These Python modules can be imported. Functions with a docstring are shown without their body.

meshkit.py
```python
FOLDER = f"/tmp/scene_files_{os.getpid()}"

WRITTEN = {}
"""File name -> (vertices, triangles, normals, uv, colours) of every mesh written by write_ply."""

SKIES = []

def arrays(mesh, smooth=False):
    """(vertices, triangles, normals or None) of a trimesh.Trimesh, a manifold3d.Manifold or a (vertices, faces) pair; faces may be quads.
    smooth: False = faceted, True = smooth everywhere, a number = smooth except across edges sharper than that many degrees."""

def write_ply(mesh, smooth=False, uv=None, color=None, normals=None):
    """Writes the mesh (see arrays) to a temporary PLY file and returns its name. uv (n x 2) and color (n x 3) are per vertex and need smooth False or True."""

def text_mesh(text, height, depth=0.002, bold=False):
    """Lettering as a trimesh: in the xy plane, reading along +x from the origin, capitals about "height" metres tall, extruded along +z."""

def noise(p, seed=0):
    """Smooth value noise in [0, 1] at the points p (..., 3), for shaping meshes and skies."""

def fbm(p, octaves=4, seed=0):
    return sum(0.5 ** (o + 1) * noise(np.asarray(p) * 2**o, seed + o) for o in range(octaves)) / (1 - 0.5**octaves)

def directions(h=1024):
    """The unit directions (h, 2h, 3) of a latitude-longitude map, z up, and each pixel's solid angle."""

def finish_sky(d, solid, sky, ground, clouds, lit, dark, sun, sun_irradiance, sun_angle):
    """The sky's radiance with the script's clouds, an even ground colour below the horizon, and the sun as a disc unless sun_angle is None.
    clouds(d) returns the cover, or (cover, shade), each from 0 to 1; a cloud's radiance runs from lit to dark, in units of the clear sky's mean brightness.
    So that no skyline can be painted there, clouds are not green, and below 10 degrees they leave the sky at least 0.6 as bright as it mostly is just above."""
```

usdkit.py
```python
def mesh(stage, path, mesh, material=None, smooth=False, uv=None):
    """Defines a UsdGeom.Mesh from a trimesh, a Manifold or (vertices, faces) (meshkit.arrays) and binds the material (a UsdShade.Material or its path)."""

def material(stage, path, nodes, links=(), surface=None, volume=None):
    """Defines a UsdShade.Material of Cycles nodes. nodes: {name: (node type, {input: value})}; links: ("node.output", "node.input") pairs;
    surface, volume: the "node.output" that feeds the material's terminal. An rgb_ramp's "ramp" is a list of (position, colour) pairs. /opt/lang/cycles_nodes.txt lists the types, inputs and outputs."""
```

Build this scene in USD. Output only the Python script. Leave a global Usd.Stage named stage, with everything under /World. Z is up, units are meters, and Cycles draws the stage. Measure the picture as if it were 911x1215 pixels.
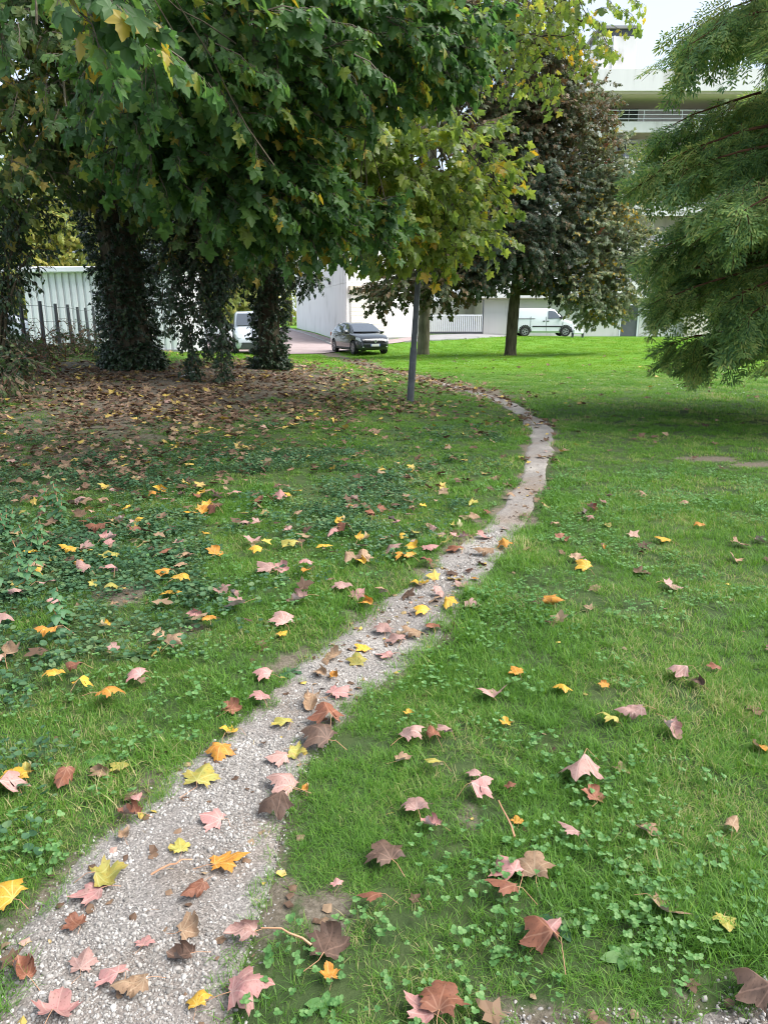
import math
import numpy as np, trimesh, manifold3d, usdkit, meshkit
from pxr import Usd, UsdGeom, UsdLux, UsdShade, Gf, Sdf, Vt
from scipy.spatial.transform import Rotation as Rot
from scipy.interpolate import RBFInterpolator
from shapely.geometry import Polygon

stage = Usd.Stage.CreateInMemory()
UsdGeom.SetStageUpAxis(stage, 'Z')
UsdGeom.SetStageMetersPerUnit(stage, 1.0)
UsdGeom.Xform.Define(stage, '/World')
UsdGeom.Scope.Define(stage, '/World/Looks')
rng = np.random.default_rng(7)

# ------------------------------------------------------------------ camera, sky, sun, exposure
EYE, PITCH, FPX, W0, H0 = 1.6, math.atan((607.5 - 375) / 876.0), 876.0, 911.0, 1215.0
cam = UsdGeom.Camera.Define(stage, '/World/camera')
cam.CreateHorizontalApertureAttr(36.0)
cam.CreateVerticalApertureAttr(48.0)
cam.CreateFocalLengthAttr(36.0 * FPX / W0)
cam.CreateClippingRangeAttr(Gf.Vec2f(0.05, 5000))
cam.AddTranslateOp().Set(Gf.Vec3d(0, 0, EYE))
cam.AddRotateXOp().Set(90 - math.degrees(PITCH))
cam.CreateExposureAttr(2.85)
SUN_AZ, SUN_EL = math.radians(104), math.radians(52)     # azimuth = atan2(x, y) of the direction towards the sun
SKY = usdkit.material(stage, '/World/Looks/sky', {
    'tc': ('texture_coordinate', {}),
    's': ('sky_texture', {'sky_type': 'single_scattering', 'sun_disc': False, 'sun_elevation': SUN_EL, 'sun_rotation': SUN_AZ, 'aerosol_density': 2.0}),
    'n': ('noise_texture', {'scale': 2.2, 'detail': 5.0, 'roughness': 0.55}),
    'r': ('rgb_ramp', {'ramp': [(0.3, (.55, .55, .55)), (0.7, (0.9, 0.9, 0.9))]}),
    'm': ('mix', {'color2': (2.85, 3.2, 3.7)}),
    'b': ('background_shader', {'strength': 0.05})},
    [('tc.generated', 'n.vector'), ('n.fac', 'r.fac'), ('r.color', 'm.fac'), ('s.color', 'm.color1'), ('m.color', 'b.color')], surface='b.background')
dome = UsdLux.DomeLight.Define(stage, '/World/sky')
UsdShade.MaterialBindingAPI.Apply(dome.GetPrim()).Bind(SKY)
sun = UsdLux.DistantLight.Define(stage, '/World/sun')
sun.CreateNormalizeAttr(True)
sun.CreateIntensityAttr(0.28)
sun.CreateAngleAttr(50.0)
sun.CreateColorAttr(Gf.Vec3f(1.0, 0.975, 0.94))
sun.AddRotateZOp().Set(-math.degrees(SUN_AZ))
sun.AddRotateXOp().Set(-(90 - math.degrees(SUN_EL)))
# (-z turned so that light travels away from the sun's azimuth)

# ------------------------------------------------------------------ helpers: names, tags, meshes
_used = {}
def numbered(path):
    n = _used.get(path, 0)
    _used[path] = n + 1
    return path if n == 0 else '%s_%03d' % (path, n)
def parent_path(p):
    return '/World' if p is None else (p if isinstance(p, str) else str(p.GetPath()))
def tag(prim, label=None, cat=None, group=None, kind=None):
    prim = prim.GetPrim() if hasattr(prim, 'GetPrim') else prim
    for k, v in (('label', label), ('category', cat), ('group', group), ('kind', kind)):
        if v:
            prim.SetCustomDataByKey(k, v)
    return prim
def thing(name, label, cat, loc=(0, 0, 0), rz=0.0, group=None):
    x = UsdGeom.Xform.Define(stage, numbered('/World/' + name))
    x.AddTranslateOp().Set(Gf.Vec3d(*map(float, loc)))
    if rz:
        x.AddRotateZOp().Set(math.degrees(rz))
    return tag(x, label, cat, group)
def obj(name, mesh, mat, parent=None, smooth=30, uv=None):
    m = usdkit.mesh(stage, numbered(parent_path(parent) + '/' + name), mesh, mat, smooth, uv)
    return m.GetPrim()
def bx(sx, sy, sz, c=(0, 0, 0), rz=0.0, bevel=0.0):
    if bevel:
        b = min(bevel, sx * .45, sy * .45, sz * .45)
        pts = []
        for a in (-1, 1):
            for d in (-1, 1):
                for e in (-1, 1):
                    X, Y, Z = a * sx / 2, d * sy / 2, e * sz / 2
                    pts += [(X - a * b, Y, Z - e * b) if 0 else (X - a * b, Y - d * b, Z), (X - a * b, Y, Z - e * b), (X, Y - d * b, Z - e * b)]
        m = trimesh.convex.convex_hull(np.array(pts))
    else:
        m = trimesh.creation.box([sx, sy, sz])
    if rz:
        m.apply_transform(trimesh.transformations.rotation_matrix(rz, [0, 0, 1]))
    m.apply_translation(c)
    return m
def cat(ms):
    return trimesh.util.concatenate(ms)
def tube(pts, radii, n=8, cap=True):
    pts = np.asarray(pts, float); k = len(pts)
    radii = np.broadcast_to(np.asarray(radii, float), (k,))
    t = np.gradient(pts, axis=0); t /= np.linalg.norm(t, axis=1, keepdims=True) + 1e-12
    ref = np.array([0, 0, 1.0]) if abs(t[:, 2]).mean() < .8 else np.array([1.0, 0, 0])
    u = np.cross(t, ref); u /= np.linalg.norm(u, axis=1, keepdims=True) + 1e-12
    w = np.cross(u, t)
    a = np.arange(n) / n * 2 * np.pi
    v = pts[:, None] + radii[:, None, None] * (u[:, None] * np.cos(a)[None, :, None] + w[:, None] * np.sin(a)[None, :, None])
    v = v.reshape(-1, 3)
    i = np.arange(k - 1)[:, None] * n; j = np.arange(n)[None]; j2 = (j + 1) % n
    f = np.concatenate([np.stack([i + j, i + j2, i + n + j2], -1).reshape(-1, 3), np.stack([i + j, i + n + j2, i + n + j], -1).reshape(-1, 3)])
    if cap:
        v = np.vstack([v, pts[:1], pts[-1:]])
        c0, c1 = k * n, k * n + 1
        jj = np.arange(n); jn = (jj + 1) % n
        f = np.vstack([f, np.stack([np.full(n, c0), jn, jj], 1), np.stack([np.full(n, c1), (k - 1) * n + jj, (k - 1) * n + jn], 1)])
    return trimesh.Trimesh(v, f, process=False)
def curve(p0, p1, sag=0.0, n=7, wob=0.0, r=rng):
    t = np.linspace(0, 1, n)[:, None]
    p = np.asarray(p0, float) * (1 - t) + np.asarray(p1, float) * t
    p[:, 2] += sag * 4 * (t * (1 - t))[:, 0]
    if wob:
        p[1:-1] += r.normal(0, wob, (n - 2, 3))
    return p
def quats(R):
    q = R.as_quat()
    return Vt.QuathArray([Gf.Quath(float(a[3]), float(a[0]), float(a[1]), float(a[2])) for a in q])
def instancer(path, protos, pos, R, scale, idx):
    """protos: list of [(mesh, material, smooth), ...]; one PointInstancer prim"""
    pi = UsdGeom.PointInstancer.Define(stage, path)
    rel = pi.CreatePrototypesRel()
    for k, ms in enumerate(protos):
        x = UsdGeom.Xform.Define(stage, '%s/kind_%03d' % (path, k))
        for j, (m, mat, sm) in enumerate(ms):
            q = usdkit.mesh(stage, '%s/kind_%03d/piece_%03d' % (path, k, j), m, mat, sm)
            if sm is False:
                set_tone(q.GetPrim(), tone_of(m, 31 * k + j))
        rel.AddTarget(x.GetPath())
    scale = np.asarray(scale, np.float32)
    if scale.ndim == 1:
        scale = np.repeat(scale[:, None], 3, 1)
    pi.CreatePositionsAttr(Vt.Vec3fArray.FromNumpy(np.ascontiguousarray(pos, np.float32)))
    pi.CreateScalesAttr(Vt.Vec3fArray.FromNumpy(np.ascontiguousarray(scale)))
    pi.CreateOrientationsAttr(quats(R))
    pi.CreateProtoIndicesAttr(Vt.IntArray.FromNumpy(np.asarray(idx, np.int32)))
    return pi.GetPrim()
def tone_of(mesh, seed):
    """one random number per loose piece (leaf, blade) of a spray"""
    from scipy.sparse import coo_matrix
    from scipy.sparse.csgraph import connected_components
    f = np.asarray(mesh[1] if isinstance(mesh, tuple) else mesh.faces); n = len(mesh[0] if isinstance(mesh, tuple) else mesh.vertices)
    e = np.vstack([f[:, :2], f[:, 1:]])
    k, lab = connected_components(coo_matrix((np.ones(len(e)), (e[:, 0], e[:, 1])), shape=(n, n)), directed=False)
    return np.random.default_rng(seed).random(k)[lab]
def set_tone(prim, a):
    UsdGeom.PrimvarsAPI(prim).CreatePrimvar('tone', Sdf.ValueTypeNames.FloatArray, 'vertex').Set(Vt.FloatArray.FromNumpy(np.asarray(a, np.float32)))
def xf(v, R, s, p):
    return R.apply(np.asarray(v) * s) + p

# ------------------------------------------------------------------ materials
def mat(name, nodes, links, surface='p.BSDF', volume=None):
    return usdkit.material(stage, '/World/Looks/' + name, nodes, links, surface, volume)
def plain(name, col, rough=.6, metal=0.0, var=.12, scale=3.0, bump=0.0, spec=.5, coat=0.0, fine=None):
    """a colour with slight mottling, for painted and cast surfaces"""
    a = tuple(c * (1 - var) for c in col); b = tuple(min(1, c * (1 + var)) for c in col)
    nodes = {'g': ('geometry', {}), 'n': ('noise_texture', {'scale': scale, 'detail': 6.0, 'roughness': .6}),
             'r': ('rgb_ramp', {'ramp': [(.3, a), (.7, b)]}),
             'p': ('principled_bsdf', {'roughness': rough, 'metallic': metal, 'specular_ior_level': spec, 'coat_weight': coat})}
    links = [('g.position', 'n.vector'), ('n.fac', 'r.fac'), ('r.color', 'p.base_color')]
    if bump:
        nodes['n2'] = ('noise_texture', {'scale': fine or scale * 12, 'detail': 4.0})
        nodes['b'] = ('bump', {'strength': bump, 'distance': .01})
        links += [('g.position', 'n2.vector'), ('n2.fac', 'b.height'), ('b.normal', 'p.normal')]
    return mat(name, nodes, links)
def leafy(name, stops, transl=.35, rough=.5, spec=.4, patch=.25, pscale=.8, glow=1.3):
    """foliage: every leaf and every spray takes its own tone off a ramp; larger drifts of tone from world noise; part of the light passes through"""
    nodes = {'oi': ('object_info', {}), 'tn': ('attribute', {'attribute': 'tone'}), 'g': ('geometry', {}), 'n': ('noise_texture', {'scale': pscale, 'detail': 3.0}),
             'a': ('math', {'math_type': 'add'}), 'f': ('math', {'math_type': 'fraction'}),
             'nm': ('map_range', {'from_min': .3, 'from_max': .7, 'to_min': -patch, 'to_max': patch}),
             'a2': ('math', {'math_type': 'add', 'use_clamp': True}),
             'r': ('rgb_ramp', {'ramp': stops}),
             'p': ('principled_bsdf', {'roughness': rough, 'specular_ior_level': spec}),
             'h': ('hsv', {'hue': .49, 'saturation': 1.1, 'value': glow}),
             't': ('translucent_bsdf', {}), 'm': ('mix_closure', {'fac': transl})}
    links = [('oi.random', 'a.value1'), ('tn.fac', 'a.value2'), ('a.value', 'f.value1'),
             ('g.position', 'n.vector'), ('n.fac', 'nm.value'), ('f.value', 'a2.value1'), ('nm.result', 'a2.value2'), ('a2.value', 'r.fac'),
             ('r.color', 'p.base_color'), ('r.color', 'h.color'), ('h.color', 't.color'), ('p.BSDF', 'm.closure1'), ('t.BSDF', 'm.closure2')]
    return mat(name, nodes, links, 'm.closure')
def fallen(name, base, blotch, vein, edge):
    """a dry leaf: mottled, five veins that fan out from the stalk, browner rim, paler back"""
    nodes = {'uv': ('uvmap', {'attribute': 'st'}), 'oi': ('object_info', {}), 'sx': ('separate_xyz', {}), 'g': ('geometry', {}),
             'off': ('combine_xyz', {}), 'om': ('math', {'math_type': 'multiply', 'value2': 37.0}), 'va': ('vector_math', {'math_type': 'add'}),
             'n': ('noise_texture', {'scale': 3.2, 'detail': 5.0, 'roughness': .6}), 'r': ('rgb_ramp', {'ramp': [(.36, base), (.5, tuple(.6 * a + .4 * b for a, b in zip(base, blotch))), (.68, blotch)]}),
             'at': ('math', {'math_type': 'arctan2'}), 'pp': ('math', {'math_type': 'pingpong', 'value2': .36}),
             'len': ('vector_math', {'math_type': 'length'}), 'mul': ('math', {'math_type': 'multiply'}),
             'vm': ('map_range', {'from_min': .007, 'from_max': .024, 'to_min': .75, 'to_max': 0.0, 'clamp': True}),
             'mv': ('mix', {'color2': vein}),
             'w': ('wave_texture', {'scale': 5.0, 'distortion': 2.0, 'detail': 1.0}), 
             'cd': ('vector_math', {'math_type': 'distance', 'vector2': (0, .36, 0)}), 'em': ('map_range', {'from_min': .42, 'from_max': .72, 'to_min': 0.0, 'to_max': .55, 'clamp': True}),
             'me': ('mix', {'color2': edge}), 'n5': ('noise_texture', {'scale': 17.0, 'detail': 3.0, 'roughness': .6}), 'sp': ('map_range', {'from_min': .56, 'from_max': .68, 'to_min': 0.0, 'to_max': .7, 'clamp': True}), 'ms': ('mix', {'color2': tuple(c * .55 for c in edge)}), 'hv': ('hsv', {'saturation': .62, 'value': 1.18}), 'mb': ('mix', {}),
             'ov': ('map_range', {'to_min': .78, 'to_max': 1.15}), 'h2': ('hsv', {}),
             'b': ('bump', {'strength': .5, 'distance': .002}),
             'p': ('principled_bsdf', {'roughness': .62, 'specular_ior_level': .3}), 't': ('translucent_bsdf', {}), 'm': ('mix_closure', {'fac': .1})}
    links = [('uv.UV', 'sx.vector'), ('oi.random', 'om.value1'), ('om.value', 'off.x'), ('om.value', 'off.y'), ('uv.UV', 'va.vector1'), ('off.vector', 'va.vector2'), ('va.vector', 'n.vector'), ('n.fac', 'r.fac'),
             ('sx.x', 'at.value1'), ('sx.y', 'at.value2'), ('at.value', 'pp.value1'), ('uv.UV', 'len.vector1'), ('pp.value', 'mul.value1'), ('len.value', 'mul.value2'), ('mul.value', 'vm.value'),
             ('uv.UV', 'cd.vector1'), ('cd.value', 'em.value'), ('r.color', 'me.color1'), ('em.result', 'me.fac'), ('va.vector', 'n5.vector'), ('n5.fac', 'sp.value'), ('me.color', 'ms.color1'), ('sp.result', 'ms.fac'), ('ms.color', 'mv.color1'), ('vm.result', 'mv.fac'),
             ('mv.color', 'hv.color'), ('mv.color', 'mb.color1'), ('hv.color', 'mb.color2'), ('g.backfacing', 'mb.fac'),
             ('oi.random', 'ov.value'), ('mb.color', 'h2.color'), ('ov.result', 'h2.value'), ('mul.value', 'b.height'), ('b.normal', 'p.normal'),
             ('h2.color', 'p.base_color'), ('h2.color', 't.color'), ('p.BSDF', 'm.closure1'), ('t.BSDF', 'm.closure2')]
    return mat(name, nodes, links, 'm.closure')
def barky(name, a, b, scale=9.0):
    nodes = {'g': ('geometry', {}), 'mp': ('mapping', {'scale': (1, 1, .22)}), 'n': ('noise_texture', {'scale': scale, 'detail': 7.0, 'roughness': .65}),
             'n3': ('noise_texture', {'scale': 1.3, 'detail': 2.0}), 'mx': ('mix', {'fac': .5, 'mix_type': 'multiply', 'color2': (.6, .7, .5)}), 'r': ('rgb_ramp', {'ramp': [(.32, a), (.7, b)]}),
             'bp': ('bump', {'strength': .9, 'distance': .03}), 'p': ('principled_bsdf', {'roughness': .9, 'specular_ior_level': .2})}
    links = [('g.position', 'mp.vector'), ('mp.vector', 'n.vector'), ('n.fac', 'r.fac'), ('r.color', 'mx.color1'), ('g.position', 'n3.vector'), ('n3.fac', 'mx.fac'), ('mx.color', 'p.base_color'), ('n.fac', 'bp.height'), ('bp.normal', 'p.normal')]
    return mat(name, nodes, links)
def ramp_noise(name, stops, scale, rough=.9, bump=.6, dist=.01, detail=8.0, fine=None):
    nodes = {'g': ('geometry', {}), 'n': ('noise_texture', {'scale': scale, 'detail': detail, 'roughness': .65}), 'r': ('rgb_ramp', {'ramp': stops}),
             'n2': ('noise_texture', {'scale': fine or scale * 8, 'detail': 5.0, 'roughness': .7}), 'bp': ('bump', {'strength': bump, 'distance': dist}), 'p': ('principled_bsdf', {'roughness': rough, 'specular_ior_level': .25}),
             'r2': ('rgb_ramp', {'ramp': [(.3, (.72, .72, .72)), (.7, (1.2, 1.2, 1.2))]}), 'mm': ('mix', {'mix_type': 'multiply', 'fac': 1.0})}
    links = [('g.position', 'n.vector'), ('n.fac', 'r.fac'), ('g.position', 'n2.vector'), ('n2.fac', 'r2.fac'), ('r.color', 'mm.color1'), ('r2.color', 'mm.color2'), ('mm.color', 'p.base_color'), ('n2.fac', 'bp.height'), ('bp.normal', 'p.normal')]
    return mat(name, nodes, links)
M = {}
M['white_wall'] = plain('white_render', (.66, .64, .62), .85, var=.06, scale=.7, bump=.25, fine=40)
M['cream_wall'] = plain('cream_render', (.56, .52, .44), .85, var=.08, scale=.8, bump=.25, fine=40)
def streaky(name, a, b):
    return mat(name, {'g': ('geometry', {}), 'mp': ('mapping', {'scale': (1.6, 1.6, .12)}), 'n': ('noise_texture', {'scale': 1.5, 'detail': 8.0, 'roughness': .65}), 'n2': ('noise_texture', {'scale': .5, 'detail': 5.0}),
                      'ad': ('math', {'math_type': 'add'}), 'hf': ('math', {'math_type': 'multiply', 'value2': .5}), 'r': ('rgb_ramp', {'ramp': [(.36, b), (.46, a), (.6, tuple(min(1, c * 1.05) for c in a))]}),
                      'n3': ('noise_texture', {'scale': 40.0, 'detail': 4.0}), 'bp': ('bump', {'strength': .25, 'distance': .01}), 'p': ('principled_bsdf', {'roughness': .88})},
               [('g.position', 'mp.vector'), ('mp.vector', 'n.vector'), ('g.position', 'n2.vector'), ('n.fac', 'ad.value1'), ('n2.fac', 'ad.value2'), ('ad.value', 'hf.value1'), ('hf.value', 'r.fac'), ('r.color', 'p.base_color'), ('g.position', 'n3.vector'), ('n3.fac', 'bp.height'), ('bp.normal', 'p.normal')])
M['white_wall'] = streaky('white_streaked', (.64, .62, .60), (.47, .45, .42))
M['cream_wall'] = streaky('cream_streaked', (.58, .53, .45), (.42, .38, .31))
M['soffit'] = plain('soffit_paint', (.55, .48, .38), .8, var=.06)
M['door_grey'] = plain('door_grey', (.11, .115, .125), .5, var=.1)
M['shutter'] = plain('shutter_paint', (.70, .67, .60), .6, var=.05)
M['white_metal'] = plain('white_metal', (.75, .76, .78), .4, var=.05)
M['dark_metal'] = plain('dark_metal', (.06, .065, .072), .45, metal=.0, var=.15, scale=6)
M['post_grey'] = plain('post_paint', (.085, .09, .10), .5, var=.35, scale=7, bump=.2)
M['red_panel'] = plain('red_panel', (.33, .10, .05), .7, var=.15)
M['window_glass'] = mat('window_glass', {'f': ('fresnel', {'IOR': 1.5}), 't': ('transparent_bsdf', {'color': (.82, .87, .88)}), 'g': ('glossy_bsdf', {'roughness': .02, 'color': (1, 1, 1)}), 'm': ('mix_closure', {})},
                        [('f.fac', 'm.fac'), ('t.BSDF', 'm.closure1'), ('g.BSDF', 'm.closure2')], 'm.closure')
M['car_glass'] = mat('car_glass', {'p': ('principled_bsdf', {'base_color': (.05, .06, .07), 'roughness': .03, 'specular_ior_level': 1.0, 'coat_weight': 1.0})}, [])
def paint(name, col, rough=.25):
    return mat(name, {'p': ('principled_bsdf', {'base_color': col, 'roughness': rough, 'coat_weight': 1.0, 'coat_roughness': .05, 'specular_ior_level': .5})}, [])
M['black_paint'] = paint('black_paint', (.012, .015, .018))
M['silver_paint'] = paint('silver_paint', (.52, .56, .60), .35)
M['white_paint'] = paint('white_paint', (.58, .61, .64), .35)
M['black_plastic'] = plain('black_plastic', (.02, .02, .022), .6, var=.1)
M['rubber'] = plain('rubber', (.018, .018, .018), .85, var=.1)
M['rim'] = plain('rim_metal', (.35, .35, .36), .35, metal=.8, var=.1)
M['lamp'] = mat('lamp_glass', {'p': ('principled_bsdf', {'base_color': (.55, .57, .6), 'roughness': .12, 'coat_weight': 1.0})}, [])
M['chrome'] = mat('chrome', {'p': ('principled_bsdf', {'base_color': (.7, .7, .72), 'roughness': .15, 'metallic': 1.0})}, [])
M['plate'] = plain('plate_white', (.75, .75, .72), .5, var=.03)
M['plate_blue'] = plain('plate_blue', (.02, .06, .35), .5, var=.03)
M['blue_panel'] = plain('blue_panel', (.20, .45, .62), .5, var=.1)
M['bark'] = barky('bark_brown', (.045, .033, .024), (.17, .135, .10))
M['bark_grey'] = barky('bark_grey', (.09, .075, .055), (.30, .26, .20), 6)
M['bark_red'] = barky('bark_red', (.07, .03, .02), (.22, .10, .06), 9)
M['twig'] = plain('twig', (.07, .055, .035), .8, var=.3)
M['shed'] = plain('shed_white', (.74, .75, .78), .5, var=.05, scale=1.2)
M['road'] = ramp_noise('road_pink', [(.3, (.30, .23, .22)), (.7, (.40, .32, .31))], 1.2, fine=60, bump=.3)
M['drive'] = ramp_noise('drive_grey', [(.3, (.24, .23, .23)), (.7, (.34, .33, .32))], 1.0, fine=60, bump=.3)
M['kerb'] = ramp_noise('kerb_concrete', [(.3, (.34, .33, .31)), (.7, (.46, .45, .43))], 2.0, fine=50, bump=.3)
M['paper'] = plain('paper', (.75, .75, .76), .7, var=.05)
# foliage
M['leaf_maple'] = leafy('leaf_maple', [(0, (.036, .085, .028)), (.5, (.066, .145, .04)), (.85, (.11, .20, .046)), (.97, (.21, .24, .045)), (1, (.36, .28, .05))], .48, .5, .4, .12, .8, 1.6)
M['leaf_lime'] = leafy('leaf_lime', [(0, (.11, .17, .04)), (.45, (.19, .27, .06)), (.8, (.28, .34, .07)), (.93, (.40, .40, .08)), (1, (.58, .40, .07))], .52, .4, .6, .2, .8, 1.8)
M['leaf_olive'] = leafy('leaf_olive', [(0, (.034, .072, .022)), (.6, (.066, .115, .03)), (.9, (.15, .165, .04)), (1, (.28, .22, .05))], .42, .55, .3, .25, .8, 1.5)
M['leaf_brown'] = leafy('leaf_brown', [(0, (.05, .07, .028)), (.5, (.085, .10, .036)), (.78, (.12, .09, .04)), (1, (.18, .11, .05))], .35, .5, .4, .3)
M['leaf_blue'] = leafy('leaf_blue', [(0, (.036, .056, .034)), (.6, (.06, .088, .05)), (.9, (.10, .10, .05)), (1, (.15, .10, .05))], .35, .55, .35, .25)
M['leaf_pale'] = leafy('leaf_pale', [(0, (.11, .15, .08)), (.6, (.18, .22, .115)), (.93, (.29, .28, .11)), (1, (.5, .34, .05))], .42, .48, .5, .25)
M['leaf_ivy'] = leafy('leaf_ivy', [(0, (.016, .036, .017)), (.7, (.03, .064, .027)), (1, (.065, .10, .04))], .2, .35, .5, .2, 1.5)
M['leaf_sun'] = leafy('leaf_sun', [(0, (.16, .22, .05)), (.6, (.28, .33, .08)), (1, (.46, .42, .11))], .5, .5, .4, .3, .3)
M['leaf_bramble'] = leafy('leaf_bramble', [(0, (.03, .06, .02)), (.5, (.06, .10, .03)), (.75, (.14, .10, .06)), (1, (.22, .14, .09))], .3, .6, .3, .3)
M['frond'] = leafy('frond_green', [(0, (.09, .18, .07)), (.45, (.19, .30, .10)), (.85, (.30, .40, .12)), (1, (.44, .46, .16))], .48, .55, .4, .34, 1.3, 1.6)
M['frond_dry'] = leafy('frond_dry', [(0, (.12, .05, .03)), (1, (.22, .09, .05))], .15, .7, .3)
M['grass'] = leafy('grass_blade', [(0, (.062, .15, .022)), (.5, (.105, .235, .034)), (.85, (.155, .295, .045)), (.97, (.23, .30, .075)), (1, (.42, .37, .18))], .4, .5, .35, .3, 1.1, 1.55)
M['grass_far'] = leafy('grass_far', [(0, (.08, .19, .016)), (.5, (.13, .275, .022)), (.85, (.19, .32, .04)), (1, (.27, .32, .08))], .4, .5, .3, .4, .45, 1.55)
M['clover'] = leafy('clover_leaf', [(0, (.07, .175, .05)), (.6, (.12, .25, .075)), (1, (.19, .32, .12))], .35, .6, .25, .25, 2.0)
M['ground_ivy'] = leafy('ground_ivy_leaf', [(0, (.035, .09, .042)), (.6, (.065, .14, .065)), (1, (.13, .20, .085))], .28, .6, .25, .3, 2.0)
M['nettle'] = leafy('nettle_leaf', [(0, (.055, .15, .065)), (1, (.11, .22, .09))], .3, .5, .4, .2, 3.0)
M['stone'] = leafy('gravel_stone', [(0, (.15, .138, .124)), (.45, (.25, .232, .212)), (.85, (.35, .327, .30)), (1, (.52, .495, .46))], 0.0, .9, .2, .12, 3.0)
DRY = {'pink': ((.40, .185, .172), (.34, .20, .17), (.47, .285, .25), (.28, .12, .09)),
       'dusty': ((.37, .225, .195), (.29, .165, .135), (.43, .29, .25), (.22, .12, .085)),
       'yellow': ((.55, .34, .035), (.46, .23, .03), (.58, .42, .12), (.26, .13, .03)),
       'orange': ((.50, .23, .03), (.38, .15, .03), (.54, .31, .10), (.22, .09, .03)),
       'tan': ((.33, .215, .13), (.24, .145, .085), (.39, .28, .18), (.17, .095, .055)),
       'rust': ((.23, .09, .05), (.16, .065, .04), (.30, .15, .095), (.11, .045, .03)),
       'brown': ((.12, .072, .05), (.08, .05, .037), (.18, .11, .08), (.06, .036, .025)),
       'lime': ((.27, .27, .065), (.36, .27, .055), (.38, .36, .13), (.22, .12, .035))}
for k, c in DRY.items():
    M['dry_' + k] = fallen('fallen_' + k, *c)
M['stalk'] = plain('leaf_stalk', (.42, .22, .12), .6, var=.2, scale=30)
M['litter'] = leafy('litter_leaf', [(0, (.075, .045, .03)), (.4, (.14, .085, .052)), (.68, (.21, .135, .085)), (.84, (.28, .20, .12)), (.93, (.44, .32, .08)), (.97, (.50, .36, .08)), (1, (.40, .25, .20))], .1, .7, .25, .1, 2.0)

# ------------------------------------------------------------------ terrain
_cp = np.array([(0, 0, 0), (-3, 3, 0), (3, 3, 0), (0, 8, 0), (5, 8, 0), (.5, 15, -.02), (-5.7, 16.6, .45), (-2.9, 18.7, .28), (-9, 14, .55), (-10, 24, .7), (-4.5, 8.5, .12),
                (6, 12, .02), (0, 25, -.1), (-1.2, 34.5, -.23), (-4, 34, -.2), (-2.4, 50, -.22), (3, 50.5, .36), (7, 51, .34), (12, 51, .22), (9, 44, .24), (16, 46, .22), (22, 48, .15), (10, 30, .12), (3, 31, .0), (4, 40, .02),
                (-8.8, 78, .44), (-16, 45, .1), (30, 30, .2), (0, 110, .6), (-60, 60, .6), (60, 60, .4), (-40, 5, .5), (40, 5, .1), (0, -10, 0), (-12, -6, .1), (12, -6, 0)], float)
_rbf = RBFInterpolator(_cp[:, :2], _cp[:, 2], kernel='linear', smoothing=.02)
def base_h(x, y):
    x = np.clip(np.asarray(x, float), -70, 70); y = np.clip(np.asarray(y, float), -12, 115)
    s = np.broadcast(x, y).shape
    return _rbf(np.stack([np.broadcast_to(x, s).ravel(), np.broadcast_to(y, s).ravel()], 1)).reshape(s)
def height(x, y):
    x, y = np.broadcast_arrays(np.asarray(x, float), np.asarray(y, float))
    p = np.stack([x, y, np.zeros_like(x)], -1)
    near = np.exp(-np.maximum(y - 4, 0) / 12)
    return base_h(x, y) + (meshkit.fbm(p * .9, 3, 3) - .5) * .10 * near + (meshkit.fbm(p * 6, 2, 5) - .5) * .022 * near + (meshkit.fbm(p * .16, 2, 9) - .5) * .10 * (1 - near)
CP, SP = math.cos(PITCH), math.sin(PITCH)
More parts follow.
